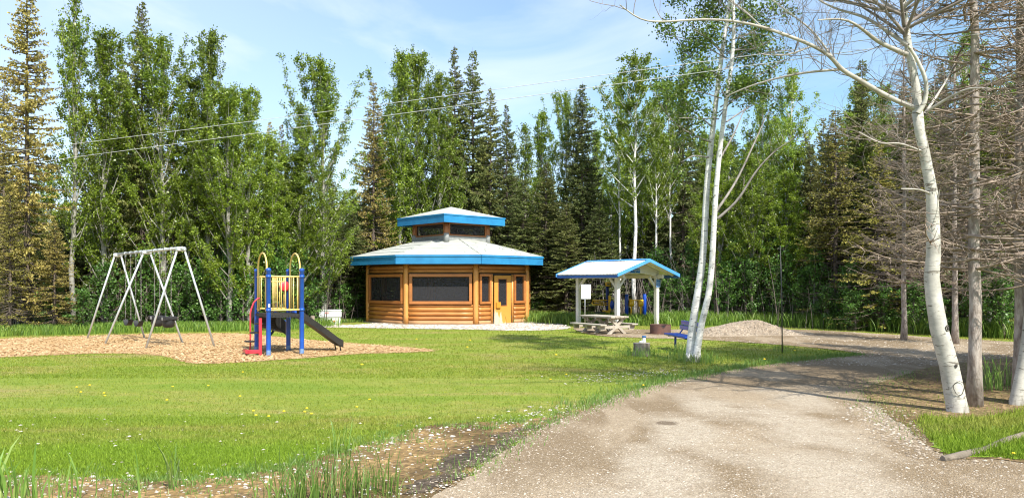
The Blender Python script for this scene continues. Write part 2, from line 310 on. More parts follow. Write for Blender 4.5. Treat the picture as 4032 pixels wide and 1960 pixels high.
def along(path, n, spread):
    path = np.array(path)[:, :2]; seg = np.linalg.norm(np.diff(path, axis=0), axis=1); t = RS.uniform(0, seg.sum(), n); c = np.concatenate([[0], np.cumsum(seg)]); k = np.clip(np.searchsorted(c, t) - 1, 0, len(seg) - 1)
    f = ((t - c[k]) / seg[k])[:, None]; return path[k] * (1 - f) + path[k + 1] * f + RS.normal(0, spread, (n, 2))
# straggly grass on edges, ditch and along the road
g = MB()
p = sample_px(9000, -100, 2500, 1560, 1990, [R_MUD], []); keep = RS.uniform(0, 1, len(p)) < .35; blades(g, p[keep], .06, .009, .9)
for c_ in along(gp([(0, 1885), (450, 1895), (800, 1885), (1100, 1855), (1330, 1790), (1490, 1735), (1640, 1690), (1850, 1672), (2035, 1664), (2200, 1630)]), 200, .2): blades(g, c_ + RS.normal(0, .05, (28, 2)), .045, .010, .8)
edge = gp([(2280, 1612), (2410, 1562), (2567, 1512), (2755, 1474), (2974, 1436), (3209, 1412), (3380, 1396)])
blades(g, along(edge, 6000, .17), .065, .012, .8)
blades(g, along(gp([(1830, 1885), (2113, 1692), (2280, 1615)]), 700, .12), .07, .010, .8)
for k in range(60):
    c = along(edge, 1, .22)[0]; tallblades(g, c + RS.normal(0, .05, (14, 2)), .11, .009, .6)
blades(g, along(gp([(4100, 1700), (3900, 1700), (3700, 1735), (3560, 1672), (3430, 1600), (3420, 1530), (3600, 1465)]), 900, .2), .06, .012, .8)
for c, n, h, s in (((2540, 1405), 200, .24, .28), ((2740, 1424), 420, .2, .3), ((2690, 1400), 150, .3, .2), ((3080, 1385), 90, .18, .15), ((2470, 1400), 60, .15, .2)):
    q = np.array(G(*c)[:2]); tallblades(g, q + RS.normal(0, s, (n, 2)), h, .01, .5)
o = g.build('rough_grass', REED); tag(o, 'rough unmown grass along the ditch and gravel road edge', 'grass', kind='stuff')
# reed clumps, each a thing
def clump(name, px, d, n, h, spread, label, w=.012, sx=1):
    g = MB(); pts = RS.normal(0, spread, (n, 2)) * [sx, 1]; tallblades(g, pts, h, w, .45)
    o = g.build(name, REED); o.location = ((px - CX) / F * d, d, 0); tag(o, label, 'grass clump', 'tall grass clumps in the ditch'); return o
clump('reed_clump', 15, 5.9, 26, .42, .10, 'tall broad grass clump at the bottom left corner', .022, 2)
clump('reed_clump', 250, 5.95, 40, .30, .13, 'wide grass clump beside the bottom left corner clump', .014, 2)
clump('reed_clump', 690, 6.35, 14, .40, .035, 'thin upright grass sprig alone in the ditch stones', .014)
clump('reed_clump', 1150, 5.9, 50, .20, .12, 'low grass clump at bottom edge left of the big clump', .009)
clump('reed_clump', 1290, 6.0, 170, .36, .17, 'largest dense grass clump at the bottom edge before the mud', .010, 1.5)
clump('reed_clump', 1345, 7.6, 26, .32, .08, 'thin grass sprig behind the largest ditch grass clump', .008)
clump('reed_clump', 1480, 6.2, 60, .22, .1, 'small grass clump nearest the gravel road edge', .009)
clump('reed_clump', 3895, 12.2, 60, .50, .10, 'tall pale grass tuft on bare soil right of the forked trunks', .012)
clump('reed_clump', 3975, 12.6, 26, .34, .10, 'shorter grass tuft beside the right edge trunks', .012)
# stones
def stones(mb, p, smin, smax, z=0.0, flat=.55, mats=1):
    n = len(p); s = smin + (smax - smin) * RS.uniform(0, 1, n) ** 2.5
    o8 = np.array([(1, 0, 0), (.3, .9, .1), (-.8, .5, 0), (-.7, -.6, .1), (.4, -.9, 0), (.3, .2, .9), (-.4, -.1, .8)])
    fs = np.array([(0, 1, 5), (1, 2, 5), (2, 6, 5), (2, 3, 6), (3, 4, 6), (4, 0, 5), (4, 5, 6)])
    a = RS.uniform(0, 2 * math.pi, n); j = RS.uniform(.65, 1.25, (n, 7, 3)); v = o8[None] * j * s[:, None, None]; v[..., 2] *= flat; v[..., 0] *= 1.25
    x = v[..., 0] * np.cos(a)[:, None] - v[..., 1] * np.sin(a)[:, None]; y = v[..., 0] * np.sin(a)[:, None] + v[..., 1] * np.cos(a)[:, None]
    zz = v[..., 2] + (z if np.isscalar(z) else z[:, None]); V = np.stack([x + p[:, 0:1], y + p[:, 1:2], zz], -1).reshape(-1, 3)
    mb.add(V, (np.arange(n)[:, None, None] * 7 + fs[None]).reshape(-1, 3))
def rndmat(name, cols, rough=.85):
    m, nt, b = nmat(name); gg = N(nt, 'ShaderNodeNewGeometry'); st = [(k / (len(cols) - 1), c) for k, c in enumerate(cols)]
    nt.links.new(ramp(nt, gg.outputs['Random Per Island'], st), b.inputs['Base Color']); b.inputs['Roughness'].default_value = rough; b.inputs['Specular IOR Level'].default_value = .25; return m
STONE = rndmat('road_stone', [(.19, .15, .105), (.29, .24, .18), (.36, .30, .23), (.48, .43, .36)]); PSTONE = rndmat('pale_stone', [(.24, .2, .15), (.38, .33, .27), (.62, .58, .52), (.34, .3, .25)])
g = MB(); p = sample_px(30000, 1500, 4300, 1440, 1990, [R_ROAD], [R_ISLE], .75); stones(g, p, .0025, .011, .012)
p = sample_px(12000, 2200, 4100, 1290, 1440, [R_ROAD], [R_ISLE]); stones(g, p, .008, .028, .012)
q = np.array([along(gp([(3420, 1600), (3520, 1680), (3620, 1760), (3720, 1815)]), 1400, .22)])[0]; stones(g, q, .005, .026, .014)
q = along(gp([(2450, 1960), (2780, 1800), (2990, 1700), (3050, 1600)]), 2200, .28); stones(g, q, .003, .014, .012)
q = along(gp([(1720, 1960), (1957, 1805), (2113, 1700), (2410, 1572), (2700, 1490)]), 2200, .14); stones(g, q, .004, .016, .012)
o = g.build('road_stones', STONE); tag(o, 'loose gravel stones lying on the road', 'gravel', kind='stuff')
g = MB(); p = sample_px(2200, -100, 2400, 1600, 1990, [R_MUD], []); stones(g, p, .004, .020, .006)
q = along(gp([(0, 1895), (600, 1905), (1100, 1870), (1330, 1800), (1560, 1745)]), 330, .26); stones(g, q, .006, .03, .006)
q = along(gp([(1550, 1740), (1750, 1690), (1950, 1675), (2250, 1590)]), 260, .2); stones(g, q, .006, .03, .006)
p = sample_px(200, -100, 2300, 1630, 1900, [], EXC, 1.4); stones(g, p, .008, .022, .02)
q = along(gp([(2260, 1500), (2400, 1485), (2560, 1470), (2700, 1462)]), 420, .35); stones(g, q, .006, .024, .012)
o = g.build('ditch_stones', PSTONE); tag(o, 'pale stones strewn over the muddy ditch and lawn edge', 'stones', kind='stuff')
g = MB(); p = sample_px(9000, 1170, 2260, 1270, 1305, [R_APRON], []); stones(g, p, .02, .06, .01)
o = g.build('apron_stones', PSTONE); tag(o, 'white stones round the log building', 'stones', kind='stuff')
# wood chips
g = MB(); p = sample_px(42000, -300, 1760, 1305, 1436, [R_CHIP], []); n = len(p)
a = RS.uniform(0, math.pi, n); L = RS.uniform(.012, .038, n); W = RS.uniform(.005, .012, n); ex = np.column_stack([np.cos(a), np.sin(a), RS.uniform(-.4, .4, n)]) * L[:, None]; ey = np.column_stack([-np.sin(a), np.cos(a), RS.uniform(-.5, .5, n)]) * W[:, None]
b = np.column_stack([p, RS.uniform(.012, .035, n)]); g.add(np.stack([b - ex - ey, b + ex - ey, b + ex + ey, b - ex + ey], 1).reshape(-1, 3), np.arange(4 * n).reshape(-1, 4))
o = g.build('wood_chips', rndmat('chip', [(.30, .18, .08), (.47, .31, .155), (.55, .38, .20), (.64, .47, .28)])); tag(o, 'tan wood chips covering the play area', 'wood chips', kind='stuff')
# tall grass fringe in front of the forest
g = MB()
for path, n, s, h in ((gp([(-400, 1322), (0, 1318), (300, 1310), (700, 1300), (900, 1298), (1050, 1296), (1230, 1282)]), 26000, .5, .30),
                      (gp([(1180, 1272), (1330, 1268), (1440, 1262)]), 3500, .4, .14), (gp([(2080, 1265), (2180, 1268), (2290, 1274), (2450, 1276), (2640, 1278), (2760, 1279)]), 9000, .6, .42),
                      (gp([(2640, 1277), (2900, 1274), (3130, 1282), (3370, 1292), (3600, 1305), (4050, 1330), (4500, 1350)]), 24000, .55, .50)):
    tallblades(g, along(path, n, s), h, .02, .6)
o = g.build('tall_grass', FERN); tag(o, 'tall green grass and ferns along the forest edge', 'grass', kind='stuff')
# gravel pile
def pilez(x, y):
    z = 0
    for px, py, h, sx, sy in ((2895, 1312, .42, .75, .7), (2990, 1314, .34, .5, .6), (2815, 1318, .28, .6, .6), (3080, 1316, .20, .7, .5)):
        cx, cy, _ = G(px, py); z = z + h * np.exp(-((x - cx) / sx) ** 2 * .9 - ((y - cy) / sy) ** 2 * .9) * .8
    return z
cx, cy, _ = G(2930, 1314); xs = np.linspace(cx - 2.4, cx + 2.6, 110); ys = np.linspace(cy - 1.9, cy + 2.0, 90); X, Y = np.meshgrid(xs, ys); Z = pilez(X, Y); Z = Z + .02 * RS.normal(0, 1, Z.shape) * (Z > .03) + .03 * np.sin(X * 9) * np.sin(Y * 8) * Z - .012
i = np.arange(89)[:, None] * 110 + np.arange(109)[None]; g = MB(); g.add(np.stack([X, Y, Z], -1).reshape(-1, 3), np.stack([i, i + 1, i + 111, i + 110], -1).reshape(-1, 4), 0, True)
q = np.column_stack([RS.uniform(cx - 2, cx + 2.2, 9000), RS.uniform(cy - 1.4, cy + 1.4, 9000)]); q = q[pilez(q[:, 0], q[:, 1]) > .05]; stones(g, q, .008, .026, pilez(q[:, 0], q[:, 1]))
for k in range(1, len(g.f)): g.f[k] = (g.f[k][0], 1, False)
o = g.build('gravel_pile', [PILEM, STONE]); tag(o, 'low heap of beige gravel between the bench birch and metal rod', 'gravel heap')
#PART2
# ================================================================== OBJECTS
def woodmat(name, c1, c2, sc=1.0, rough=.5, coat=.15, z=False):
    m, nt, b = nmat(name); st = (1.2, 1.2, 14) if not z else (14, 14, 1.2)
    n = noise(nt, coord(nt, st), 1.5 * sc, 5, .65, .5); n2 = noise(nt, coord(nt), 2.2, 3)
    c = mix(nt, ramp(nt, n, [(.3, (0, 0, 0)), (.7, (1, 1, 1))]), c1, c2); c = mix(nt, ramp(nt, n2, [(.5, (0, 0, 0)), (.75, (.7, .7, .7))]), c, tuple(x * .62 for x in c1))
    gg = N(nt, 'ShaderNodeNewGeometry'); c = mix(nt, 1.0, c, ramp(nt, gg.outputs['Random Per Island'], [(0, (.72, .66, .6)), (1, (1.2, 1.15, 1.1))]), 'MULTIPLY')
    nt.links.new(c, b.inputs['Base Color']); b.inputs['Roughness'].default_value = rough; b.inputs['Coat Weight'].default_value = coat; b.inputs['Coat Roughness'].default_value = .35
    bump(nt, b, n, .25, .006); return m
LOG = woodmat('honey_log', (.60, .275, .068), (.42, .16, .04)); LOGP = woodmat('honey_post', (.64, .32, .085), (.52, .23, .055), z=True)
LOGW = woodmat('weathered_log', (.50, .30, .15), (.40, .22, .10), coat=0, rough=.8); TRIMW = woodmat('window_trim_wood', (.52, .22, .06), (.42, .15, .04))
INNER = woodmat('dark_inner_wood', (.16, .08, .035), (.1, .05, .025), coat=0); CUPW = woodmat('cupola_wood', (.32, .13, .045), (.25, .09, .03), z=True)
BLUE = simple('blue_fascia_paint', (.022, .215, .43), (.016, .165, .36), 2.5, .5, .06); BLUE2 = simple('blue_trim_paint', (.09, .33, .72), (.07, .27, .64), 3, .4, .03)
ROOFM = simple('pale_roofing_felt', (.42, .43, .385), (.34, .35, .31), 2.2, .85, .35, bd=.006)
SKIRT = simple('grey_flashing', (.27, .28, .27), (.20, .21, .20), 5, .6, .1)
DARK = simple('dark_metal', (.02, .02, .022), None, 5, .5, .05); CONC = simple('concrete', (.44, .39, .32), (.32, .28, .225), 7, .9, .4, bd=.006)
def doorm():
    m, nt, b = nmat('worn_yellow_door'); n = noise(nt, coord(nt, (7, 7, 1.1)), 1.3, 5, .6, .3)
    tc = N(nt, 'ShaderNodeTexCoord'); sx = N(nt, 'ShaderNodeSeparateXYZ'); nt.links.new(tc.outputs['Object'], sx.inputs[0])
    a = N(nt, 'ShaderNodeMath', operation='MULTIPLY_ADD'); nt.links.new(sx.outputs[2], a.inputs[0]); a.inputs[1].default_value = -.42; nt.links.new(n, a.inputs[2])
    a2 = N(nt, 'ShaderNodeMath', operation='MULTIPLY_ADD'); nt.links.new(sx.outputs[0], a2.inputs[0]); a2.inputs[1].default_value = -.45; nt.links.new(a.outputs[0], a2.inputs[2])
    c = mix(nt, ramp(nt, a2.outputs[0], [(.24, (0, 0, 0)), (.32, (1, 1, 1))]), (.56, .27, .05), (.58, .48, .34)); nt.links.new(c, b.inputs['Base Color']); b.inputs['Roughness'].default_value = .5; return m
DOORM = doorm()
def screenm():
    m, nt, b = nmat('insect_screen'); b.inputs['Base Color'].default_value = (.028, .028, .032, 1); b.inputs['Roughness'].default_value = .7
    t = N(nt, 'ShaderNodeBsdfTransparent'); ms = N(nt, 'ShaderNodeMixShader'); ms.inputs[0].default_value = .62
    nt.links.new(t.outputs[0], ms.inputs[1]); nt.links.new(b.outputs[0], ms.inputs[2]); nt.links.new(ms.outputs[0], nt.nodes['Material Output'].inputs[0]); return m
SCREEN = screenm()
# ---- log pavilion (octagon)
BC = np.array((-2.76, 34.85)); A0 = math.radians(182.4)
def az(a): return np.array((math.sin(a), math.cos(a)))
pav = empty('log_pavilion', (BC[0], BC[1], 0), 0, 'octagonal honey coloured log building with blue trimmed pale roof and cupola', 'building')
RW = 3.73
cor = [az(A0 + math.radians(22.5 + 45 * k)) * RW for k in range(8)]   # local xy
for k, c in enumerate(cor):
    g = MB(); r = .115; zz = np.linspace(0, 2.5, 8); g.tube([(c[0], c[1], z) for z in zz], [r * (1 + .02 * math.sin(k * 3 + q * 2)) for q in range(8)], 14); g.build('corner_post', LOGP, pav)
def wallpart(k, x0, x1, z0, z1, off, th, mb, mat=0, bev=0):
    a = cor[(k - 1) % 8]; b_ = cor[k]; L = np.linalg.norm(a - b_); ex = (a - b_) / L  # ex runs along wall
    n = az(A0 + math.radians(45 * k)); 
    mid = (a + b_) / 2; c = mid + ex * ((x0 + x1) / 2) + n * off
    mb.box((c[0], c[1], (z0 + z1) / 2), ((x1 - x0) / 2, th / 2, (z1 - z0) / 2), (ex[0], ex[1], 0), tuple(np.cross((0, 0, 1), (ex[0], ex[1], 0))), mat, bev)
def wallxy(k, x, off):
    a = cor[(k - 1) % 8]; b_ = cor[k]; ex = (a - b_) / np.linalg.norm(a - b_); n = az(A0 + math.radians(45 * k)); return (a + b_) / 2 + ex * x + n * off
def exdir(k):
    a = cor[(k - 1) % 8]; b_ = cor[k]; return (a - b_) / np.linalg.norm(a - b_)
for k in range(8):
    # which way does ex run? want +x to be viewer's right on the front wall
    sgn = 1 if exdir(k)[0] * az(A0 + math.radians(45 * k))[1] - exdir(k)[1] * az(A0 + math.radians(45 * k))[0] < 0 else 1
    W = 1.315; door = (k == 7)
    lowrows = [(z, .09) for z in (.09, .27, .45, .63)] + [(.775, .06)]
    for s0, s1 in ([(-W, W)] if not door else [(-W, -.66), (.62, W)]):
        g = MB()
        for zi, (z, r) in enumerate(lowrows):
            p0 = wallxy(k, s0, 0); p1 = wallxy(k, s1, 0); g.tube([(*(p0 + (p1 - p0) * t), z + RS.normal(0, .002)) for t in np.linspace(0, 1, 6)], [r * RS.uniform(.97, 1.03) for _ in range(6)], 12, 1 if zi == 0 else 0)
        wallpart(k, s0, s1, 0, .83, -.03, .08, g, 2); g.build('lower_log_wall', [LOG, LOGW, INNER], pav)
    g = MB()
    for z, r in ((2.2, .085), (2.36, .085)):
        p0 = wallxy(k, -W, 0); p1 = wallxy(k, W, 0); g.tube([(*(p0 + (p1 - p0) * t), z) for t in np.linspace(0, 1, 6)], r, 12, 0)
    wallpart(k, -W, W, 2.11, 2.5, -.03, .08, g, 2); wallpart(k, -W, W, 2.085, 2.11, .06, .14, g, 3)
    g.build('upper_log_wall', [LOG, LOGW, INNER, DARK], pav)
    def window(x0, x1, z0, z1, fw, par, divs=0):
        f = MB()
        for (a, b_, c_, d_) in ((x0, x1, z1 - fw, z1), (x0, x1, z0, z0 + fw), (x0, x0 + fw, z0 + fw, z1 - fw), (x1 - fw, x1, z0 + fw, z1 - fw)): wallpart(k, a, b_, c_, d_, .06, .13, f, 0, .008)
        i = .018
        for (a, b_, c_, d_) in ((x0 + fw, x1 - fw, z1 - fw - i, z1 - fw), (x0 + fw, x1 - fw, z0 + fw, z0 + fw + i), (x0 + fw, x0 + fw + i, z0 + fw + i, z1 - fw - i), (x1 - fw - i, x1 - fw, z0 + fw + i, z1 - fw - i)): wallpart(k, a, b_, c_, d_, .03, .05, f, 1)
        fo = f.build('window', [TRIMW, INNER], par); s = MB(); q = [wallxy(k, x0 + fw, .02), wallxy(k, x1 - fw, .02)]
        s.add([(q[0][0], q[0][1], z0 + fw), (q[1][0], q[1][1], z0 + fw), (q[1][0], q[1][1], z1 - fw), (q[0][0], q[0][1], z1 - fw)], [(0, 1, 2, 3)]); s.build('insect_screen', SCREEN, fo)
    if not door: window(-W + .03, W - .03, .85, 2.085, .115, pav)
    else:
        # in image, wall 7 is to the right of the front wall
        window(-W + .03, -.66 - .0, .85, 2.085, .095, pav); window(.62, W - .03, .85, 2.085, .095, pav)
        g = MB()
        for x in (-.60, .56):
            p0 = wallxy(k, x, .03); g.tube([(p0[0], p0[1], z) for z in (0, 1, 2.1)], .062, 10)
        g.build('door_jamb', LOGP, pav)
        bk = MB(); wallpart(k, -.54, .50, 2.03, 2.085, .0, .08, bk); bk.build('door_header', DARK, pav)
        p0 = wallxy(k, -.46, .03); ang = math.atan2(exdir(k)[1], exdir(k)[0])
        DW = .93
        de = bpy.data.objects.new('door', None)
        d = MB(); 
        for (a, b_, c_, d_) in ((0, DW, 0, .72), (0, DW, 1.86, 2.0), (0, .2, .72, 1.86), (.70, DW, .72, 1.86)): d.box(((a + b_) / 2, 0, (c_ + d_) / 2), ((b_ - a) / 2, .022, (d_ - c_) / 2))
        dd = d.build('door', DOORM, pav); dd.location = (p0[0], p0[1], .03); dd.rotation_euler = (0, 0, ang); dd['label'] = 'yellow plywood door worn pale at its lower left corner'
        d = MB()
        for (a, b_, c_, d_) in ((.2, .70, 1.83, 1.86), (.2, .70, .72, .75), (.2, .23, .75, 1.83), (.67, .70, .75, 1.83)): d.box(((a + b_) / 2, -.012, (c_ + d_) / 2), ((b_ - a) / 2, .018, (d_ - c_) / 2))
        wf = d.build('window_frame', CUPW, dd); s = MB(); s.add([(.23, 0, .75), (.67, 0, .75), (.67, 0, 1.83), (.23, 0, 1.83)], [(0, 1, 2, 3)]); s.build('insect_screen', SCREEN, dd)
        s = MB(); s.box((.19, -.06, .76), (.12, .035, .125), mat=0, bev=.012); s.build('latch_box', simple('ochre_wood', (.58, .27, .03), None, 4, .5, .1), dd)
        s = MB()
        HG = simple('hinge_steel', (.4, .4, .38), None, 6, .4, 0, metal=.8)
        for z in (.25, 1.0, 1.75): s = MB(); s.box((DW + .005, -.026, z), (.012, .008, .05)); s.build('hinge', HG, dd)
# floor slab & ceiling
g = MB(); pts = [tuple(az(A0 + math.radians(22.5 + 45 * k)) * 4.0) + (.005,) for k in range(8)]; g.prism(pts, (0, 0, .03)); g.build('concrete_slab', CONC, pav)
# roof
RR = 4.48; rc = [az(A0 + math.radians(22.5 + 45 * k)) for k in range(8)]
g = MB(); B = 5; zt, ri = 3.66, 1.15
for b_ in range(B):
    r0 = RR - (RR - ri) * b_ / B; r1 = RR - (RR - ri) * (b_ + 1) / B + (-.03 if b_ < B - 1 else 0); z0 = 2.83 + (zt - 2.83) * b_ / B; z1 = 2.83 + (zt - 2.83) * (b_ + 1) / B
    v = [(c[0] * r0, c[1] * r0, z0 + .012) for c in rc] + [(c[0] * r1, c[1] * r1, z1) for c in rc] + [(c[0] * r0, c[1] * r0, z0 - .03) for c in rc]
    g.add(v, [(k, (k + 1) % 8, 8 + (k + 1) % 8, 8 + k) for k in range(8)] + [(k, 16 + k, 16 + (k + 1) % 8, (k + 1) % 8) for k in range(8)])
for c in rc: g.tube([(c[0] * RR, c[1] * RR, 2.845), (c[0] * ri, c[1] * ri, 3.672)], .012, 5)
for _ in range(26):
    a = RS.uniform(math.pi * .6, math.pi * 1.5); r = RS.uniform(1.5, 4.0); x, y = az(a) * r; g.box((x, y, 2.88 + (4.2 - r) * .262), (.02, .015, .012), mat=1)
roof = g.build('roof', [ROOFM, SKIRT], pav)
g = MB(); v = [(c[0] * (RR + .02), c[1] * (RR + .02), z) for z in (2.475, 2.76, 2.845) for c in rc]
for k in range(8):
    a, b_ = rc[k] * (RR + .03), rc[(k + 1) % 8] * (RR + .03); m_ = (a + b_) / 2; e = (b_ - a); L = np.linalg.norm(e); e = e / L; n = m_ / np.linalg.norm(m_)
    g.box((m_[0] - n[0] * .02, m_[1] - n[1] * .02, 2.615), (L / 2 - .012, .02, .14), (e[0], e[1], 0), (-n[0], -n[1], 0) if e[0] * -n[1] - e[1] * -n[0] > 0 else (n[0], n[1], 0))
    g.box((m_[0] - n[0] * .01, m_[1] - n[1] * .01, 2.80), (L / 2 - .006, .035, .042), (e[0], e[1], 0), (-n[0], -n[1], 0) if e[0] * -n[1] - e[1] * -n[0] > 0 else (n[0], n[1], 0))
g.build('fascia', BLUE, pav)
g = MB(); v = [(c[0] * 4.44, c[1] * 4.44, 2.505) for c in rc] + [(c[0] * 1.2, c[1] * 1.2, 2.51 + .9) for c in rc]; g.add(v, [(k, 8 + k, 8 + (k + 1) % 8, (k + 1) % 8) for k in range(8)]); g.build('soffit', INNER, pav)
# cupola, square, aligned with the diagonal walls
cup = bpy.data.objects.new('cupola', None); COL.objects.link(cup); cup.parent = pav; cup.rotation_euler = (0, 0, -(math.radians(137.4) - math.pi))  # local -Y faces azimuth 137.4
h = 1.17
g = MB(); g.box((0, 0, 3.62), (h + .03, h + .03, .15)); g.build('flashing_skirt', SKIRT, cup)
for x in (-h, h):
    for y in (-h, h): g = MB(); g.tube([(x, y, 3.4), (x, y, 3.83), (x, y, 3.88)], [.125, .125, .10], 12); g.build('post_flashing', SKIRT, cup)
for x in (-h, h):
    for y in (-h, h): g = MB(); g.tube([(x, y, 3.8), (x, y, 4.4)], .105, 12); g.build('post', CUPW, cup)
for s_, ax in ((-1, 0), (1, 0), (-1, 1), (1, 1)):
    g = MB()
    def bx(a, b_, z0, z1, o=0, m=0):
        c = ((a + b_) / 2, s_ * (h - .0) + 0, (z0 + z1) / 2); hh = ((b_ - a) / 2, .04, (z1 - z0) / 2)
        if ax: c = (c[1], c[0], c[2]); hh = (hh[1], hh[0], hh[2])
        g.box(c, hh, mat=m)
    bx(-1.07, 1.07, 3.77, 3.83); bx(-1.07, 1.07, 4.27, 4.35); bx(-1.07, -1.0, 3.83, 4.27); bx(1.0, 1.07, 3.83, 4.27)
    w = g.build('window', CUPW, cup); s = MB(); q = [(-1.0, s_ * h), (1.0, s_ * h)]
    if ax: q = [(b_, a) for a, b_ in q]
    s.add([(*q[0], 3.83), (*q[1], 3.83), (*q[1], 4.27), (*q[0], 4.27)], [(0, 1, 2, 3)]); s.build('insect_screen', SCREEN, w)
e = 1.71; g = MB(); g.add([(-e, -e, 4.64), (e, -e, 4.64), (e, e, 4.64), (-e, e, 4.64), (0, 0, 5.16), (-e, -e, 4.60), (e, -e, 4.60), (e, e, 4.60), (-e, e, 4.60)], [(0, 1, 4), (1, 2, 4), (2, 3, 4), (3, 0, 4)]); g.f.append((np.array([(5, 6, 1, 0), (6, 7, 2, 1), (7, 8, 3, 2), (8, 5, 0, 3)]), 0, False))
g.f.append((np.array([(8, 7, 6, 5)]), 0, False)); g.build('roof', ROOFM, cup)
g = MB()
for s_ in (-1, 1):
    g.box((0, s_ * (e + .0), 4.435), (e - .021, .02, .15)); g.box((s_ * e, 0, 4.435), (.02, e + .02, .15)); g.box((0, s_ * (e + .01), 4.615), (e + .045, .03, .028)); g.box((s_ * (e + .012), 0, 4.615), (.03, e - .022, .027))
g.build('fascia', BLUE, cup)
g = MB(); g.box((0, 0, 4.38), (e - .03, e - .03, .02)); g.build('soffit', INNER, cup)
g = MB(); g.lathe([(0, -.0), (.1, .0), (.13, .06), (.11, .15), (.05, .19), (0, .195)], n=12); o = g.build('boulder', simple('pale_rock', (.6, .55, .47), None, 5, .9, .3)); o.location = G(1513, 1288); o.scale = (.8, .8, .8); tag(o, 'round pale boulder on white gravel before the log building', 'rock')
# ---- shelter
PAINT = simple('cream_grey_paint', (.62, .61, .57), (.55, .54, .50), 3, .6, .05); WROOF = simple('white_metal_roof', (.86, .83, .72), (.84, .81, .70), 2, .4, 0)
SC0 = np.array((4.19, 30.64)); nn = np.array((.608, -.794)); tt = np.array((.794, .608))
sh = empty('picnic_shelter', (SC0[0], SC0[1], 0), math.atan2(tt[1], tt[0]), 'small open shelter on cream posts with white roof and blue edging', 'shelter')
# local frame: x = tt, y = -nn (back), so front gable at y = -L
a = 1.09
for x in (-a, a):
    for y in (-a, a): g = MB(); g.box((x, y, 1.02), (.078, .078, 1.0), bev=.01); g.build('post', PAINT, sh)
g = MB()
for x in (-a, a): g.box((x, 0, 2.02 - .055), (.05, a + .35, .07), bev=.006)
g.build('side_beam', PAINT, sh)
def brace(p0, p1, w=.035):
    g = MB(); p0 = np.array(p0); p1 = np.array(p1); d = p1 - p0; L = np.linalg.norm(d); d /= L; s = np.array((d[1] if abs(d[1]) > abs(d[0]) else 0, 0, 0)); side = np.array((0, 1., 0)) if abs(d[0]) > .1 else np.array((1., 0, 0)); g.box((p0 + p1) / 2, (L / 2, w, .045), tuple(d), tuple(side)); return g.build('brace', PAINT, sh)
for x in (-a, a):
    for y, s_ in ((-a, 1), (a, -1)):
        brace((x, y + s_ * .05, 1.53), (x, y + s_ * .42, 1.93)); 
for y in (-a, a):
    for x, s_ in ((-a, 1), (a, -1)):
        brace((x + s_ * .05, y, 1.53), (x + s_ * .42, y, 1.93))
W_, L_ = 1.69, 1.73; ze, zr = 2.045, 2.60
for yy in (-a - .0, a):
    g = MB(); top = []; bot = []
    for t in np.linspace(-1.2, 1.2, 17): top.append((t, yy - .045, zr - (zr - ze) * abs(t) / W_ - .035)); bot.append((t, yy - .045, 1.92 + .17 * (1 - (t / 1.2) ** 2)))
    n = 17; g.add(top + bot + [(p[0], p[1] + .09, p[2]) for p in top + bot], [(k, n + k, n + k + 1, k + 1) for k in range(n - 1)] + [(2 * n + k, 2 * n + k + 1, 3 * n + k + 1, 3 * n + k) for k in range(n - 1)] + [(n + k, 3 * n + k, 3 * n + k + 1, n + k + 1) for k in range(n - 1)] + [(k, k + 1, 2 * n + k + 1, 2 * n + k) for k in range(n - 1)] + [(0, 2 * n, 3 * n, n), (n - 1, 2 * n - 1, 4 * n - 1, 3 * n - 1)])
    g.build('gable_panel', PAINT, sh)
for s_ in (-1, 1):
    g = MB(); m = 44; 
    ys = np.linspace(-L_ + .03, L_ - .03, m * 2 + 1); hgt = np.where(np.arange(m * 2 + 1) % 2 == 0, 0, .014); top = [(0, y, zr + h_) for y, h_ in zip(ys, hgt)]; low = [(s_ * (W_ + .01), y, ze + .0 + h_) for y, h_ in zip(ys, hgt)]; M_ = len(ys)
    fs = [(k, k + 1, M_ + k + 1, M_ + k) for k in range(M_ - 1)]; g.add(top + low + [(p[0], p[1], p[2] - .03) for p in top + low], fs + [(2 * M_ + k + 1, 2 * M_ + k, 3 * M_ + k, 3 * M_ + k + 1) for k in range(M_ - 1)]); g.build('roof_sheet', WROOF, sh)
    g = MB(); g.box((s_ * (W_ - .02), 0, ze - .085), (.018, L_ - .03, .055)); g.build('eave_fascia', simple('shaded_trim_blue', (.03, .12, .40), None, 3, .45, .02), sh)  # gable trim blue darkened: shade of the dim eave side painted into the colour
    for y in (-1.45, -.75, 0, .75, 1.45):
        d = np.array((s_ * W_, 0, ze - zr)); L = np.linalg.norm(d); g = MB(); g.box((s_ * W_ / 2, y, (ze + zr) / 2 - .065), (L / 2 - .04, .02, .032), tuple(d / L), (0, 1, 0)); g.build('rafter', PAINT, sh)
    for y in (-L_, L_):
        g = MB(); d = np.array((s_ * (W_ + .03), ze - zr - .01)); L = np.hypot(*d); nx = np.array((-d[1], d[0])) / L * (1 if s_ > 0 else -1)
        p = [(0, y, zr + .035), (s_ * (W_ + .03), y, ze + .025), (s_ * (W_ + .03), y, ze - .10), (0, y, zr - .085)]
        if s_ > 0: p = p[::-1]
        q = [(a_, b_ - .02, c_) for a_, b_, c_ in p]; g.prism(q, (0, .04, 0)); g.build('barge_board', BLUE2, sh)
g = MB(); 
for s_ in (-1, 1):
    d = np.array((s_ * .13, 0, -.043)); L = np.linalg.norm(d); g.box((s_ * .065, 0, zr + .016), (L / 2, L_ - .022, .006), tuple(d / L), (0, 1, 0))
g.build('ridge_cap', BLUE2, sh)
SIGNB = simple('blue_sign', (.012, .14, .42), (.01, .12, .38), 3, .4, 0); SIGNW = simple('white_sign', (.80, .84, .86), (.76, .80, .84), 3, .35, 0); WHITE = simple('white_paint', (.8, .8, .78), (.7, .7, .68), 8, .5, .05)
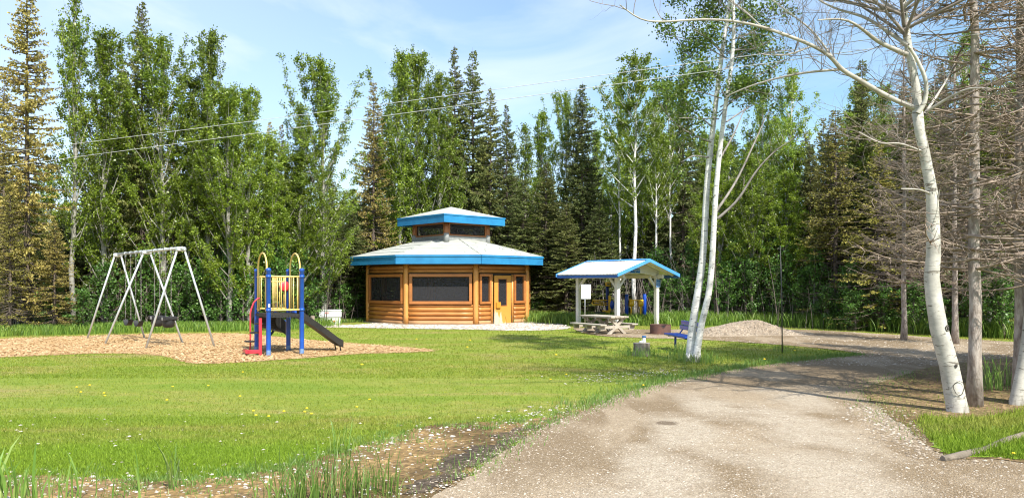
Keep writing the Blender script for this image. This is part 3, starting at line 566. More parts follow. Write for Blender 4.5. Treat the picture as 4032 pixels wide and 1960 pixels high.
def text(s, size, mat, parent, loc, rot=(math.pi / 2, 0, 0), name='lettering', align='CENTER', ext=.001):
    c = bpy.data.curves.new(name, 'FONT'); c.body = s; c.size = size; c.align_x = align; c.align_y = 'CENTER'; c.extrude = ext; c.materials.append(mat)
    o = bpy.data.objects.new(name, c); COL.objects.link(o); me = bpy.data.meshes.new_from_object(o.evaluated_get(bpy.context.evaluated_depsgraph_get())); bpy.data.objects.remove(o); o = bpy.data.objects.new(name, me); COL.objects.link(o); o.parent = parent; o.location = loc; o.rotation_euler = rot; return o
INK = simple('sign_ink', (.04, .05, .07), None, 5, .6, 0); INKP = simple('pale_ink', (.55, .68, .85), None, 5, .6, 0)
g = MB(); g.box((0, 0, 0), (.27, .008, .085), bev=.004); s = g.build('gable_sign', SIGNB, sh); s.location = (-.18, -a - .06, 2.18)
g = MB()
for z in (-.079, .079): g.box((0, -.0095, z), (.262, .002, .004))
for x in (-.262, .262): g.box((x, -.0095, 0), (.004, .002, .075))
g.build('border', INKP, s); text('The Green Gym', .075, WHITE, s, (0, -.0095, .02)); g = MB(); g.add([(-.03, -.0095, -.055), (.035, -.0095, -.055), (.035, -.0095, -.02), (.0, -.0095, -.045)], [(0, 1, 2, 3)]); g.build('emblem', WHITE, s)
g = MB(); g.box((0, 0, 0), (.115, .008, .155), bev=.004); s = g.build('post_sign', SIGNB, sh); s.location = (a - .01, -a - .10, 1.70)
g = MB()
for z in (-.148, .148): g.box((0, -.0095, z), (.108, .002, .004))
for x in (-.108, .108): g.box((x, -.0095, 0), (.004, .002, .144))
g.build('border', INKP, s); text('THE GREEN GYM', .024, WHITE, s, (0, -.0095, .115))
g = MB()
for k in range(9): g.box((0, -.0095, .07 - k * .022), (.075 - (k % 3) * .008, .001, .004))
g.build('small_print', INKP, s)
# ---- standing sign
g0 = G(2302.5, 1281); sp = empty('standing_sign', (2.78, 29.3, 0), .12, 'white notice board on a thin grey pole beside the left shelter post', 'sign')
GALV = simple('galvanised_steel', (.5, .51, .52), (.40, .41, .42), 5, .38, .08, metal=.75)
g = MB(); g.tube([(0, 0, 0), (0, 0, 1.6)], .022, 8); g.build('pole', GALV, sp)
g = MB(); g.box((.03, -.035, 1.38), (.18, .008, .275), bev=.005); s = g.build('sign_board', SIGNW, sp); text('THE OUTDOOR GYM', .034, INK, s, (.03, -.045, 1.56))
g = MB()
for k, (w_, z) in enumerate(((.07, 1.46), (.11, 1.405), (.13, 1.35), (.12, 1.295), (.09, 1.24), (.015, 1.20))): g.box((.03 - .13 + w_ if k < 5 else .16, -.0455, z), (w_, .001, .004 if k < 5 else .012))
g.build('small_print', INK, s)
# ---- picnic table (concrete)
t_ = np.array((.86, .51)); n_ = np.array((-.51, .86)); N0 = np.array((3.26, 25.3)); ctr = N0 + t_ * .375 + n_ * .895
pt = empty('picnic_table', (ctr[0], ctr[1], 0), math.atan2(t_[1], t_[0]), 'weathered concrete picnic table with two benches and X shaped legs', 'picnic table')
g = MB()
for x in (-.282, -.094, .094, .282): g.box((x, 0, .575), (.090, .90, .028), bev=.008)
g.build('table_top', CONC, pt)
for x in (-.66, .66): g = MB(); g.box((x, 0, .325), (.13, .88, .025), bev=.008); g.build('bench', CONC, pt)
for y in (-.72, 0, .72):
    g = MB()
    def slab(poly, th=.05): g.prism([(x, y - th, z) for x, z in poly][::1], (0, 2 * th, 0))
    if y != 0 or True:
        slab([(-.40, 0), (-.28, 0), (.36, .545), (.20, .545)], .045); slab([(.28, 0), (.40, 0), (-.20, .545), (-.36, .545)], .044); slab([(-.62, .20), (.62, .20), (.62, .29), (-.62, .29)], .043)
        slab([(-.78, .298), (-.52, .298), (-.44, .22), (-.66, 0), (-.80, 0)][::-1] if False else [(-.76, .298), (-.70, .16), (-.50, .16), (-.50, .298)], .042); slab([(.50, .298), (.50, .16), (.70, .16), (.76, .298)], .042); slab([(-.36, .495), (.36, .495), (.34, .546), (-.34, .546)], .041)
    g.build('leg', CONC, pt)
# ---- fire ring
RUST = simple('rusty_steel', (.16, .075, .05), (.085, .05, .045), 5, .85, .35, lo=.3, hi=.7)
c = G(2608, 1317); fr = empty('fire_ring', (c[0], c[1] + .34, 0), 0, 'rusty round steel fire ring with notched rim beside the shelter', 'fire ring')
g = MB(); n = 64; R_ = .345; H_ = .315; tv = []; 
for k in range(n + 1):
    th = -math.pi / 2 + .12 + 2 * math.pi * (k - n / 2) / n; dd = abs((k - n / 2) / n * 2 * math.pi) * R_; zt_ = H_ - max(0, .115 - dd) * 1.05; tv.append((th, zt_))
for rr, fl in ((R_, False), (R_ - .008, True)):
    v = [(rr * math.cos(t), rr * math.sin(t), z) for t, zt_ in tv for z in (0, zt_)]; fs = [(2 * k, 2 * k + 2, 2 * k + 3, 2 * k + 1) for k in range(n)]; g.add(v, [f[::-1] for f in fs] if fl else fs)
g.tube([(R_ * math.cos(t) * .995, R_ * math.sin(t) * .995, z) for t, z in tv], .008, 6)
g.build('ring', RUST, fr); g = MB()
for k in range(9): x = -.22 + .055 * k; l = math.sqrt(max(.01, .28 ** 2 - x * x)); g.tube([(x, -l, .25), (x, l, .25)], .007, 5)
g.tube([(.28 * math.cos(t), .28 * math.sin(t), .25) for t in np.linspace(0, 2 * math.pi, 25)], .008, 5); g.build('grate', DARK, fr)
g = MB(); g.lathe([(0, .09), (.15, .08), (.3, .04), (.34, .0)], n=16); g.build('ash', simple('ash', (.10, .10, .10), (.05, .05, .05), 12, .95, .5), fr)
# ---- stump + boot
c = G(2531, 1402); st = empty('tree_stump', (c[0], c[1] + .15, 0), .3, 'grey cut tree stump on the lawn carrying a small boot', 'stump')
g = MB(); n = 28; v = []
for z, r in ((-.02, .235), (.04, .215), (.14, .195), (.24, .19), (.30, .195)):
    for k in range(n): th = k * 2 * math.pi / n; q = r * (1 + .035 * math.sin(th * 5 + 1) + .025 * math.sin(th * 9)); v.append((q * math.cos(th), q * math.sin(th), z))
g.add(v, [(r * n + k, r * n + (k + 1) % n, r * n + n + (k + 1) % n, r * n + n + k) for r in range(4) for k in range(n)], 0, True); g.add(v[4 * n:], [tuple(range(n))], 1)
g.build('trunk', [simple('stump_bark', (.36, .31, .25), (.12, .10, .08), 5, .9, .8, (3, 3, .6), bd=.02), simple('cut_wood', (.42, .37, .30), (.30, .26, .2), 9, .9, .2)], st)
bt = empty('boot_ornament', (c[0] + .03, c[1] + .12, .30), 0, 'small white boot with blue cuff standing on the stump', 'boot')
g = MB(); g.lathe([(.0, 0), (.045, 0), (.05, .03), (.04, .08), (.042, .15), (.03, .15)], n=12, c=(.02, 0, 0)); g.tube([(.03, 0, .028), (-.03, 0, .03), (-.075, 0, .024), (-.10, 0, .018)], [.035, .033, .026, .012], 10); g.build('boot_body', WHITE, bt)
g = MB(); g.lathe([(.03, .125), (.046, .125), (.050, .16), (.046, .172), (.03, .172)], n=12, c=(.02, 0, 0)); g.build('cuff', simple('blue_cuff', (.08, .2, .45), None, 5, .6, .1), bt)
# ---- blue bench behind birch
c = np.array(G(2700, 1392)[:2]); BB = simple('bench_blue', (.008, .05, .36), (.006, .035, .25), 4, .32, .05, coat=.3); bn = empty('park_bench', (c[0] + .12, c[1] + .75, 0), math.radians(-82), 'blue bench seen end on behind the leaning white birch', 'bench')
# local: +x along length, -y front
g = MB(); 
for y in (-.20, -.07, .06): g.box((0, y, .385), (.75, .06, .025), bev=.012)
g.build('seat', BB, bn); g = MB()
for z in (.56, .68): g.box((0, .17 + (z - .5) * .3, z), (.75, .022, .055), (1, 0, 0), (0, 1, 0), bev=.01)
g.build('backrest', BB, bn)
for x in (-.6, .6): g = MB(); g.tube([(x, .0, 0), (x, .0, .36)], .03, 8); g.tube([(x, -.2, .35), (x, .08, .35), (x, .20, .52), (x, .25, .74)], .02, 8); g.build('leg', BB, bn)
# ---- thin rod
c = G(3080, 1388); g = MB(); g.tube([(0, 0, 0), (-.01, 0, 1.3), (-.045, .01, 2.62)], [.016, .014, .012], 7); o = g.build('metal_rod', simple('dark_rod', (.10, .10, .09), None, 6, .5, .1, metal=.6)); o.location = c; tag(o, 'thin dark upright metal rod at the lawn corner by the road', 'pole')
# ---- utility box + stub post
ux = G(1294, 1276); ub = empty('utility_box', (ux[0], ux[1] + .25, 0), .25, 'low white utility cabinet with red warning label by the log building', 'utility box')
UB = simple('cabinet_white', (.66, .67, .64), (.58, .6, .57), 3, .5, .05)
g = MB(); g.box((0, 0, .14), (.42, .30, .14), bev=.01); g.build('base', UB, ub); g = MB(); g.box((0, -.01, .42), (.46, .33, .14), bev=.025); g.box((0, -.01, .575), (.47, .345, .02), bev=.01); g.build('lid', UB, ub)
g = MB(); g.box((-.12, -.345, .475), (.085, .004, .03)); s = g.build('warning_label', simple('label_red', (.6, .05, .04), None, 5, .5, 0), ub)
g = MB(); g.box((-.12, -.350, .458), (.07, .001, .005)); g.build('white_strip', WHITE, s); text('DANGER', .035, WHITE, s, (-.12, -.350, .482))
g = MB(); g.box((.19, -.342, .45), (.06, .003, .08)); g.build('notice_label', WHITE, ub); g = MB(); g.lathe([(0, 0), (.035, 0), (.035, .03), (0, .03)], n=10); o = g.build('padlock', simple('orange_paint', (.7, .12, .02), None, 5, .5, 0), ub); o.rotation_euler = (math.pi / 2, 0, 0); o.location = (.16, -.30, .12)
g = MB(); g.tube([(0, 0, 0), (0, 0, .44), (0, 0, .45)], [.085, .08, .07], 12, smooth=True); o = g.build('wooden_post', simple('stub_wood', (.28, .22, .17), (.18, .14, .11), 8, .9, .4, (2, 2, .6))); o.location = G(1231, 1288); tag(o, 'short brown wooden stub post left of the white utility cabinet', 'post')
# ---- exercise machines
EB = simple('gym_blue', (.006, .06, .42), (.005, .05, .34), 4, .35, .03, coat=.3); EY = simple('gym_yellow', (.75, .45, .02), (.65, .38, .02), 4, .35, .03, coat=.3)
ew = empty('exercise_stepper', (5.16, 32.1, 0), .1, 'blue and yellow outdoor walking machine seen through the shelter', 'exercise machine')
for x in (-.38, .38): g = MB(); g.tube([(x, 0, 0), (x, 0, 1.22), (x, 0, 1.25)], [.08, .08, .06], 12); g.build('post', EB, ew)
g = MB(); g.tube([(-.34, -.02, 1.03), (0, -.03, .99), (.40, -.03, 1.0)], .025, 8); g.build('handlebar', EY, ew)
for x in (-.2, .2): 
    g = MB(); g.tube([(x - .09, -.04, .86), (x + .09, -.04, .86)], .135, 18); g.build('bearing_drum', EY, ew)
    g = MB(); g.tube([(x, -.05, .74), (x, -.05, .18), (x + .04, -.10, .10), (x + .14, -.14, .09)], .035, 8); hg = g.build('swing_arm', EY, ew); g = MB(); g.box((x + .12, -.16, .07), (.10, .19, .02), bev=.01); g.build('foot_pedal', DARK, hg)
g = MB(); g.box((-.42, -.06, 1.0), (.03, .06, .14), bev=.01); g.build('side_plate', EB, ew)
ep = empty('exercise_press', (4.08, 32.9, 0), .1, 'blue and yellow seated exercise machine behind the picnic table', 'exercise machine')
g = MB(); g.tube([(0, 0, 0), (0, 0, 1.62)], .07, 10); g.build('post', simple('gym_navy', (.004, .02, .13), None, 4, .4, 0), ep)
g = MB(); g.box((.08, -.05, .83), (.05, .05, .34), bev=.01); g.build('column', EY, ep)
g = MB(); g.tube([(-.08, -.05, 1.72), (.12, -.05, 1.72), (.14, -.05, 1.60), (-.06, -.05, 1.60), (-.08, -.05, 1.72)], .035, 8); g.build('head_bracket', EY, ep)
g = MB(); g.tube([(0, -.04, .98), (-.65, -.05, .97), (-.68, -.05, .86), (-.64, -.05, .80), (0, -.04, .78)], .03, 8); g.tube([(-.6, -.05, .9), (0, -.05, .86)], .02, 6); g.build('press_arm', EY, ep)
g = MB(); g.lathe([(0, 0), (.11, .0), (.12, .02), (.11, .04), (0, .05)], n=16); o = g.build('backrest', EB, ep); o.rotation_euler = (math.pi / 2, 0, .3); o.location = (.18, -.08, .78); o.scale = (.9, 1.6, 1)
g = MB(); g.box((-.32, -.1, .44), (.22, .16, .05), bev=.03); g.build('seat', DARK, ep); g = MB(); g.box((-.06, -.06, .47), (.16, .05, .08), bev=.01); g.tube([(-.05, -.06, .38), (.02, -.06, .30), (.16, -.06, .10)], .03, 8); g.build('seat_support', EY, ep)
#PART3
# ---- swing set
GA = simple('swing_steel', (.50, .52, .53), (.42, .44, .45), 4, .35, .05, metal=.25)
SWL = np.array((-12.2, 23.8, 2.60)); SWR = np.array((-8.74, 20.3, 2.63)); 
sw = empty('swing_set', (SWR[0], SWR[1], 0), 0, 'galvanised steel swing frame with three pairs of slanting legs', 'swing set'); O_ = np.array((SWR[0], SWR[1], 0)); bd = (SWL - SWR) / np.linalg.norm(SWL - SWR)
sp_ = np.array((bd[1], -bd[0], 0)) * -1; sp_ = np.array((1.5, .75, 0)) / math.hypot(1.5, .75)
g = MB(); g.tube([SWR - bd * .12 - O_, SWL + bd * .12 - O_], .038, 12)
for t in (.2, .35, .65, .8): pass
g.build('top_beam', GA, sw)
apx = [(0, (573, 1373), (845, 1364)), (.5, (412, 1355), (720, 1349)), (1, (342, 1334), (570, 1330))]
for t, f_, r_ in apx:
    p = SWR + (SWL - SWR) * t
    for q, s_ in ((f_, -1), (r_, 1)):
        b_ = np.array(G(*q)); g = MB(); a_ = p + sp_ * s_ * .09 - np.array((0, 0, .06)); g.tube([a_ - O_, (a_ + b_) / 2 - O_, b_ - O_ - (0, 0, .03)], .028, 10); g.build('leg', GA, sw)
    g = MB(); g.box(p - O_ - np.array((0, 0, .03)), (.13, .055, .06), tuple(sp_), tuple(np.cross((0, 0, 1), sp_)), bev=.03); g.build('corner_bracket', GA, sw)
ch_t = [.142, .232, .32, .404, .62, .70, .787, .866]
def Pb(t): return SWL + (SWR - SWL) * t
for t in ch_t: g = MB(); p = Pb(t) - O_; g.tube([p - bd * .05, p + bd * .05], .05, 12); g.box(p - (0, 0, .075), (.018, .018, .03)); g.build('chain_clamp', GA, sw)
CHM = simple('chain_steel', (.42, .41, .40), (.30, .25, .21), 9, .5, 0, metal=.5); RUB = simple('black_rubber', (.018, .018, .02), None, 6, .6, .05)
def chain(mb, p0, p1, s=.028):
    p0 = np.array(p0); p1 = np.array(p1); L = np.linalg.norm(p1 - p0); n = int(L / (s * 1.5)); d = (p1 - p0) / L
    for k in range(n):
        c = p0 + d * (k + .5) * L / n; u = np.array((bd[0], bd[1], 0)) if k % 2 else np.array((-bd[1], bd[0], 0)); u = u / np.linalg.norm(u)
        mb.tube([c - d * s * .95, c - d * s * .5 + u * s * .42, c + d * s * .5 + u * s * .42, c + d * s * .95], .005, 4); mb.tube([c - d * s * .95, c - d * s * .5 - u * s * .42, c + d * s * .5 - u * s * .42, c + d * s * .95], .005, 4)
labs = ['belt swing at the far left end of the swing frame', 'belt swing nearest the middle legs of the swing frame', 'black bucket swing nearest the middle legs of the swing frame', 'black bucket swing nearest the right end legs of the swing frame']
for k in range(4):
    ta, tb = ch_t[2 * k], ch_t[2 * k + 1]; A, B_ = Pb(ta), Pb(tb); M_ = (A + B_) / 2; se = empty('swing', (M_[0], M_[1], 0), 0, labs[k], 'swing', 'swings on the frame'); off = np.array((M_[0], M_[1], 0)); hw = .26
    pd = np.array((bd[1], -bd[0], 0)); e1 = bd * 1.0; e1[2] = 0; e1 /= np.linalg.norm(e1)
    if k < 2:
        zs = .62; ends = [M_ * (1, 1, 0) - e1 * -.23 + (0, 0, zs) - off, M_ * (1, 1, 0) + e1 * -.23 + (0, 0, zs) - off]
        g = MB(); n = 9; v = []
        for j in range(n):
            t = -1 + 2 * j / (n - 1); c_ = e1 * .24 * t + np.array((0, 0, zs - .16 * (1 - t * t) ** .8 - .01)); 
            for s_ in (-1, 1):
                for dz in (0, -.015): v.append(c_ + pd * .085 * s_ * (1 - .25 * abs(t)) + np.array((0, 0, dz)))
        fs = []
        for j in range(n - 1):
            o4 = j * 4; fs += [(o4, o4 + 2, o4 + 6, o4 + 4), (o4 + 1, o4 + 5, o4 + 7, o4 + 3), (o4, o4 + 4, o4 + 5, o4 + 1), (o4 + 2, o4 + 3, o4 + 7, o4 + 6)]
        g.add(v, fs, 0, False); seat = g.build('seat', RUB, se)
    else:
        zs = .80; ends = [e1 * .19 + (0, 0, zs), -e1 * .19 + (0, 0, zs)]
        g = MB(); v = []; n = 12
        def ring(z, a_, b_): return [e1 * (a_ * math.cos(q)) + pd * (b_ * math.sin(q)) + np.array((0, 0, z)) for q in np.arange(n) * 2 * math.pi / n]
        rings = [ring(.50, .10, .10), ring(.53, .17, .14), ring(.62, .19, .155), ring(.70, .19, .155)]; 
        for r in rings: v += r
        g.add(v, [(r * n + q, r * n + (q + 1) % n, r * n + n + (q + 1) % n, r * n + n + q) for r in range(3) for q in range(n)], 0, True)
        for s_ in (-1, 1): g.box(pd * .15 * s_ + np.array((0, 0, .745)), (.20, .016, .055), tuple(e1), tuple(np.cross((0, 0, 1), e1)), bev=.012)
        for s_ in (-1, 1): g.box(e1 * .20 * s_ + np.array((0, 0, .76)), (.016, .15, .04), tuple(e1), tuple(np.cross((0, 0, 1), e1)), bev=.01)
        seat = g.build('seat', RUB, se); g = MB(); g.box(-pd * .168 * (1 if pd[1] > 0 else -1) + np.array((0, 0, .745)), (.045, .003, .04), tuple(e1), tuple(np.cross((0, 0, 1), e1))); g.build('label_plate', simple('grey_plate', (.4, .4, .4), None, 5, .5, 0), seat)
    for top, end in ((Pb(ta), ends[0]), (Pb(tb), ends[1])):
        g = MB(); chain(g, end, top - off - (0, 0, .09)); g.build('chain', CHM, se)
# ---- climbing tower with slides
B0 = np.array((-5.70, 18.0, 0)); pu = np.array((.67, .40, 0)); LU = np.linalg.norm(pu); pu /= LU; pv = np.array((-.62, 1.05, 0)); LV = np.linalg.norm(pv); pv /= LV
pl = empty('play_tower', tuple(B0), math.atan2(pu[1], pu[0]), 'small blue post play tower with yellow railings and black slide', 'playground tower')
# local: x along pu (right), y along pv (back); sizes LU, LV
PB = simple('tower_blue', (.010, .085, .42), (.008, .06, .33), 4, .35, .04, coat=.3); PY = simple('tower_yellow', (.80, .57, .19), (.72, .50, .16), 4, .4, .03, coat=.2); PR = simple('tower_red', (.60, .035, .06), (.52, .03, .05), 4, .35, .03, coat=.3); PK = simple('tower_black', (.011, .010, .010), (.022, .02, .018), 4, .55, .1)
SCUFF = simple('scuffed_blue', (.16, .26, .42), (.05, .14, .42), 12, .6, .1)
for x in (0, LU):
    for y in (0, LV):
        g = MB(); g.lathe([(.056, .14), (.056, 1.98), (.062, 1.985), (.062, 2.03), (.045, 2.055), (0, 2.062)], n=14); g.lathe([(.0562, -.02), (.0562, .14)], n=14, mat=1); o = g.build('post', [PB, SCUFF], pl); o.location = (x, y, 0)
g = MB(); g.box((LU / 2, LV / 2, .95), (LU / 2 - .03, LV / 2 - .03, .018)); g.box((LU / 2, -.0, .935), (LU / 2 - .056, .02, .038)); g.box((LU / 2, LV, .935), (LU / 2 - .056, .02, .038)); g.box((0, LV / 2, .935), (.02, LV / 2 - .056, .038)); g.box((LU, LV / 2, .935), (.02, LV / 2 - .056, .038))
g.build('deck', PK, pl); g = MB()
for k in range(9):
    if k != 4: g.tube([(.09 + k * .075, -.0205, .935), (.09 + k * .075, -.024, .935)], .011, 8)
g.build('bolt_holes', simple('hole_grey', (.004, .004, .004), None, 5, .9, 0), pl)
def rail(p0, p1, r=.017, g=None): g.tube([p0, p1], r, 8)
def panel(a_, b_, z0, z1, nb, extra=None, name='railing'):
    g = MB(); a_ = np.array(a_ + (0,), float); b_ = np.array(b_ + (0,), float); d = (b_ - a_); L = np.linalg.norm(d); d /= L; a_ = a_ + d * .055; b_ = b_ - d * .055
    g.tube([a_ + (0, 0, z0), b_ + (0, 0, z0)], .022, 8); g.tube([a_ + (0, 0, z1), b_ + (0, 0, z1)], .022, 8)
    for k in range(nb): p = a_ + (b_ - a_) * (k + .5) / nb; g.tube([p + (0, 0, z0), p + (0, 0, z1)], .0145, 7)
    if extra: g.tube([a_ + (0, 0, extra), a_ + (b_ - a_) * .45 + (0, 0, extra)], .015, 7)
    return g.build(name, PY, pl)
panel((0, 0), (LU, 0), 1.07, 1.86, 7, 1.74); r2 = panel((0, LV), (LU, LV), 1.07, 1.86, 6)
for x in (0, LU):
    for z in (1.07, 1.86):
        g = MB(); g.tube([(x, 0, z - .035), (x, 0, z + .035)], .064, 12); g.build('clamp_collar', PB, pl)
def arch(x):
    g = MB(); y0, y1 = LV * .14, LV * .86; r = (y1 - y0) / 2; c = (y0 + y1) / 2; zt_ = 2.43 - r * .8
    for rad, zb in ((0, 1.0),):
        pts = [(x, y0, zb)] + [(x, c - r * math.cos(q), zt_ + r * .8 * math.sin(q)) for q in np.linspace(0, math.pi, 15)] + [(x, y1, zb)]; g.tube(pts, .021, 8)
    for y in (y0 + .13, y1 - .13): g.tube([(x, y, 1.04), (x, y, 1.86)], .014, 7)
    for ya, yb in ((.056, y0), (y1, LV - .056)):
        for z in (1.07, 1.86): g.tube([(x, ya, z), (x, yb, z)], .018, 7)
    for y in (y0 - .07, y1 + .07): g.tube([(x, y, 1.07), (x, y, 1.86)], .013, 7)
    g.tube([(x, y0, 1.86), (x, y0 + .13, 1.86)], .016, 7); g.tube([(x, y1 - .13, 1.86), (x, y1, 1.86)], .016, 7); g.tube([(x, y0, 1.05), (x, y0 + .13, 1.05)], .016, 7); g.tube([(x, y1 - .13, 1.05), (x, y1, 1.05)], .016, 7)
    return g.build('entrance_arch', PY, pl)
arch(0.0); arch(LU)
g = MB(); g.lathe([(0, -.02), (.10, -.015), (.135, 0), (.10, .015), (0, .02)], n=24); o = g.build('red_disc', PR, pl); o.rotation_euler = (math.pi / 2, 0, 0); o.location = (LU * .86, LV - .07, 1.62)
# climber (left side, x<0)
g = MB()
def cl(y, first=True): return [(-.02, y, 1.34), (-.07, y, 1.33), (-.16, y, 1.24), (-.22, y, 1.08), (-.24, y, .98), (-.24, y, .20), (-.26, y, .06)]
g.tube(cl(.80), .02, 8); g.build('climber_rail', PR, pl)
g = MB(); g.box((-.14, .20, .42), (.036, .016, .46), bev=.01); g.box((-.30, .20, .10), (.18, .02, .045), bev=.01); g.box((-.42, .42, .10), (.03, .24, .04), bev=.01); g.build('climber_upright', PR, pl)
for x, z in ((-.10, .74), (-.22, .53), (-.34, .33)):
    g = MB(); n = 12; g.lathe([(0, -.014), (.14, -.014), (.15, 0), (.14, .014), (0, .016)], n=14, smooth=False); o = g.build('step', PK, pl); o.location = (x, .42, z); o.scale = (.8, 1.3, 1)
# straight slide to the right (x>LU)
def trough(path, w, hgt, mat_o, mat_i, name, sidev):
    g = MB(); n = len(path); v = []
    for p, s_ in zip(path, sidev):
        p = np.array(p, float); s_ = np.array(s_, float); u = np.array((0, 0, 1.))
        for a_, b_ in ((-w, hgt), (-w * .92, 0), (w * .92, 0), (w, hgt), (w + .03, hgt), (w + .02, -.03), (-w - .02, -.03), (-w - .03, hgt)): v.append(p + s_ * a_ + u * b_)
    fo = []; fi = []
    for k in range(n - 1):
        for j in range(8):
            q = (k * 8 + j, k * 8 + (j + 1) % 8, k * 8 + 8 + (j + 1) % 8, k * 8 + 8 + j); (fi if j in (0, 1, 2) else fo).append(q)
    g.add(v, fo, 0); g.f.append((np.array(fi), 1, False)); g.f.append((np.array([tuple(range(8)), tuple(range((n - 1) * 8 + 7, (n - 1) * 8 - 1, -1))]), 0, False)); return g.build(name, [mat_o, mat_i], pl)
yc = LV * .5; pth = [(LU - .02, yc, .95), (LU + .07, yc, .90), (LU + .6, yc, .52), (LU + 1.02, yc, .20), (LU + 1.14, yc, .13)]
trough(pth, .25, .14, PK, PB, 'slide', [(0, 1, 0)] * 5)
for y in (yc - .2, yc + .2): g = MB(); g.tube([(LU + 1.06, y, .2), (LU + 1.1, y, -.02)], .016, 6); g.build('slide_leg', PK, pl)
# curved slide at the back
cp = []; sv = []
for t in np.linspace(0, 1, 13):
    if t < .2: c_ = (LU * .30, LV + t * 1.3, .93 - t * .5); s_ = (1, 0, 0)
    else:
        q = (t - .2) / .8; an = math.pi + q * math.pi * .62; R_ = .55; cx_ = LU * .30 + R_; cy_ = LV + .26; c_ = (cx_ + R_ * math.cos(an), cy_ - R_ * math.sin(an), .83 - q * .52 + .06 * q * q); s_ = (-math.cos(an), math.sin(an), 0)
    cp.append(c_); sv.append(s_)
trough(cp, .27, .32, PK, PB, 'curved_slide', sv)
g = MB(); g.tube([(LU * .30 + .35, LV + .5, .55), (LU * .30 + .2, LV + .5, .35), (LU * .30 + .16, LV + .5, -.02)], .03, 8); g.build('slide_leg', PK, pl)
g = MB(); g.box((0, -.0615, 1.18), (.022, .002, .035)); g.build('sticker', WHITE, pl)
# ---- cabin + chain link fence far left
cb = empty('cabin', (-25.5, 41, 0), .15, 'orange timber cabin glimpsed between the trunks at the far left edge', 'cabin')
g = MB()
for k in range(9): g.box((0, 0, .12 + k * .24), (2.6, 1.8, .117), bev=.02)
g.build('wall', simple('orange_siding', (.50, .27, .12), (.42, .2, .09), 4, .7, .1), cb)
g = MB(); g.prism([(-2.0, -3, 2.1), (2.9, -3, 2.1), (2.9, 0, 3.3), (2.9, 3, 2.1)], (0, 0, 0.01)) if False else None; g.add([(-2.9, -2.1, 2.15), (2.9, -2.1, 2.15), (2.9, 0, 3.1), (-2.9, 0, 3.1), (2.9, 2.1, 2.15), (-2.9, 2.1, 2.15)], [(0, 1, 2, 3), (3, 2, 4, 5)]); g.build('roof', SKIRT, cb)
g = MB()
for x, z0, z1 in ((-1.75, .95, 1.75), (1.1, .95, 1.75)): g.box((x, -1.83, (z0 + z1) / 2), (.5, .02, .4))
g.build('window', WHITE, cb)
cf = empty('chain_link_fence', (-21, 32.5, 0), -.1, 'grey chain link fence beyond the trees at the far left edge', 'fence')
for k in range(6): g = MB(); g.tube([(-6 + k * 2.6, 0, 0), (-6 + k * 2.6, 0, 1.35)], .03, 8); g.build('post', GALV, cf)
g = MB(); g.tube([(-6, 0, 1.33), (7, 0, 1.33)], .022, 6); g.build('top_rail', GALV, cf); g = MB()
for s_ in (-1, 1):
    x0 = np.arange(-6, 7, .11); n = len(x0)
    for x in x0:
        g.tube([(x, 0, 0), (x + s_ * 1.3 * .7, .003, 1.3)], .0035, 3, cap=False)
g.build('wire_mesh', GALV, cf)
# ---- power lines
WIRE = simple('wire_aluminium', (.62, .62, .60), None, 5, .5, 0)
for k, (z, lab) in enumerate(((5.5, 'upper of the two pale overhead wires crossing the sky'), (5.1, 'lower of the two pale overhead wires crossing the sky'))):
    a_ = P(0, 600, (z - CH) * F / 515) if k == 0 else P(0, 654, (z - CH) * F / 461); b_ = P(2661, 250, (z - CH) * F / 865) if k == 0 else P(2723, 282, (z - CH) * F / 833)
    d = b_ - a_; pts = []
    for t in np.linspace(-2.5, 2.2, 90): s_ = -.05 * math.exp(-(t - .6) ** 2 * 2); pts.append(a_ + d * t + (0, 0, s_ * (1 if abs(t - .55) < 1 else 1)))
    g = MB(); g.tube(pts, .0056, 5); o = g.build('power_line', WIRE); tag(o, lab, 'power line', 'overhead wires')
# ---- buried edging at island
g = MB(); e = [G(*q) for q in ((3712, 1818), (3790, 1806), (3880, 1778), (3960, 1745), (4040, 1722), (4200, 1690))]; pts = [(x, y, .03 + .01 * math.sin(i * 2)) for i, (x, y, _) in enumerate(e)]
g.tube(pts, [.03, .04, .035, .04, .035, .03], 9, squash=None); o = g.build('landscape_edging', simple('weathered_edging', (.24, .20, .15), (.12, .10, .075), 7, .95, .9, bd=.02)); tag(o, 'half buried weathered grey edging log between two grass patches', 'edging')
# ---- dandelions
YF = simple('dandelion_yellow', (.85, .6, .02), None, 5, .6, 0); STEM = simple('dandelion_stem', (.2, .3, .06), None, 5, .6, 0)
g = MB(); g.tube([(0, 0, 0), (.004, 0, .05)], .0025, 4, 1); g.lathe([(0, .045), (.014, .048), (.021, .056), (.012, .064), (0, .066)], n=8); dm = g.mesh('dandelion', [YF, STEM]); first = True
dl = [(410, 1560), (413, 1571), (353, 1528), (302, 1536), (318, 1556), (680, 1534), (657, 1588), (820, 1530), (956, 1475), (945, 1573), (998, 1632), (1008, 1650), (1058, 1654), (1118, 1634), (1208, 1622), (1200, 1636), (1226, 1644), (1405, 1616), (1455, 1586), (1425, 1450), (2230, 1484), (2168, 1505), (2533, 1528), (3010, 1428), (3225, 1388), (3130, 1392), (3990, 1805), (1850, 1350), (1640, 1345), (1840, 1378), (2190, 1410)]
for k, q in enumerate(dl):
    o = link_mesh('dandelion', dm); o.location = G(*q); o.rotation_euler = (0, 0, k); s_ = 1.0 if q[1] > 1450 else 1.5; o.scale = (s_, s_, s_)
    tag(o, 'small yellow dandelion flower blooming in the short grass', 'flower', 'dandelions in the lawn')
o['label'] = 'small yellow dandelion flower blooming in the short grass'
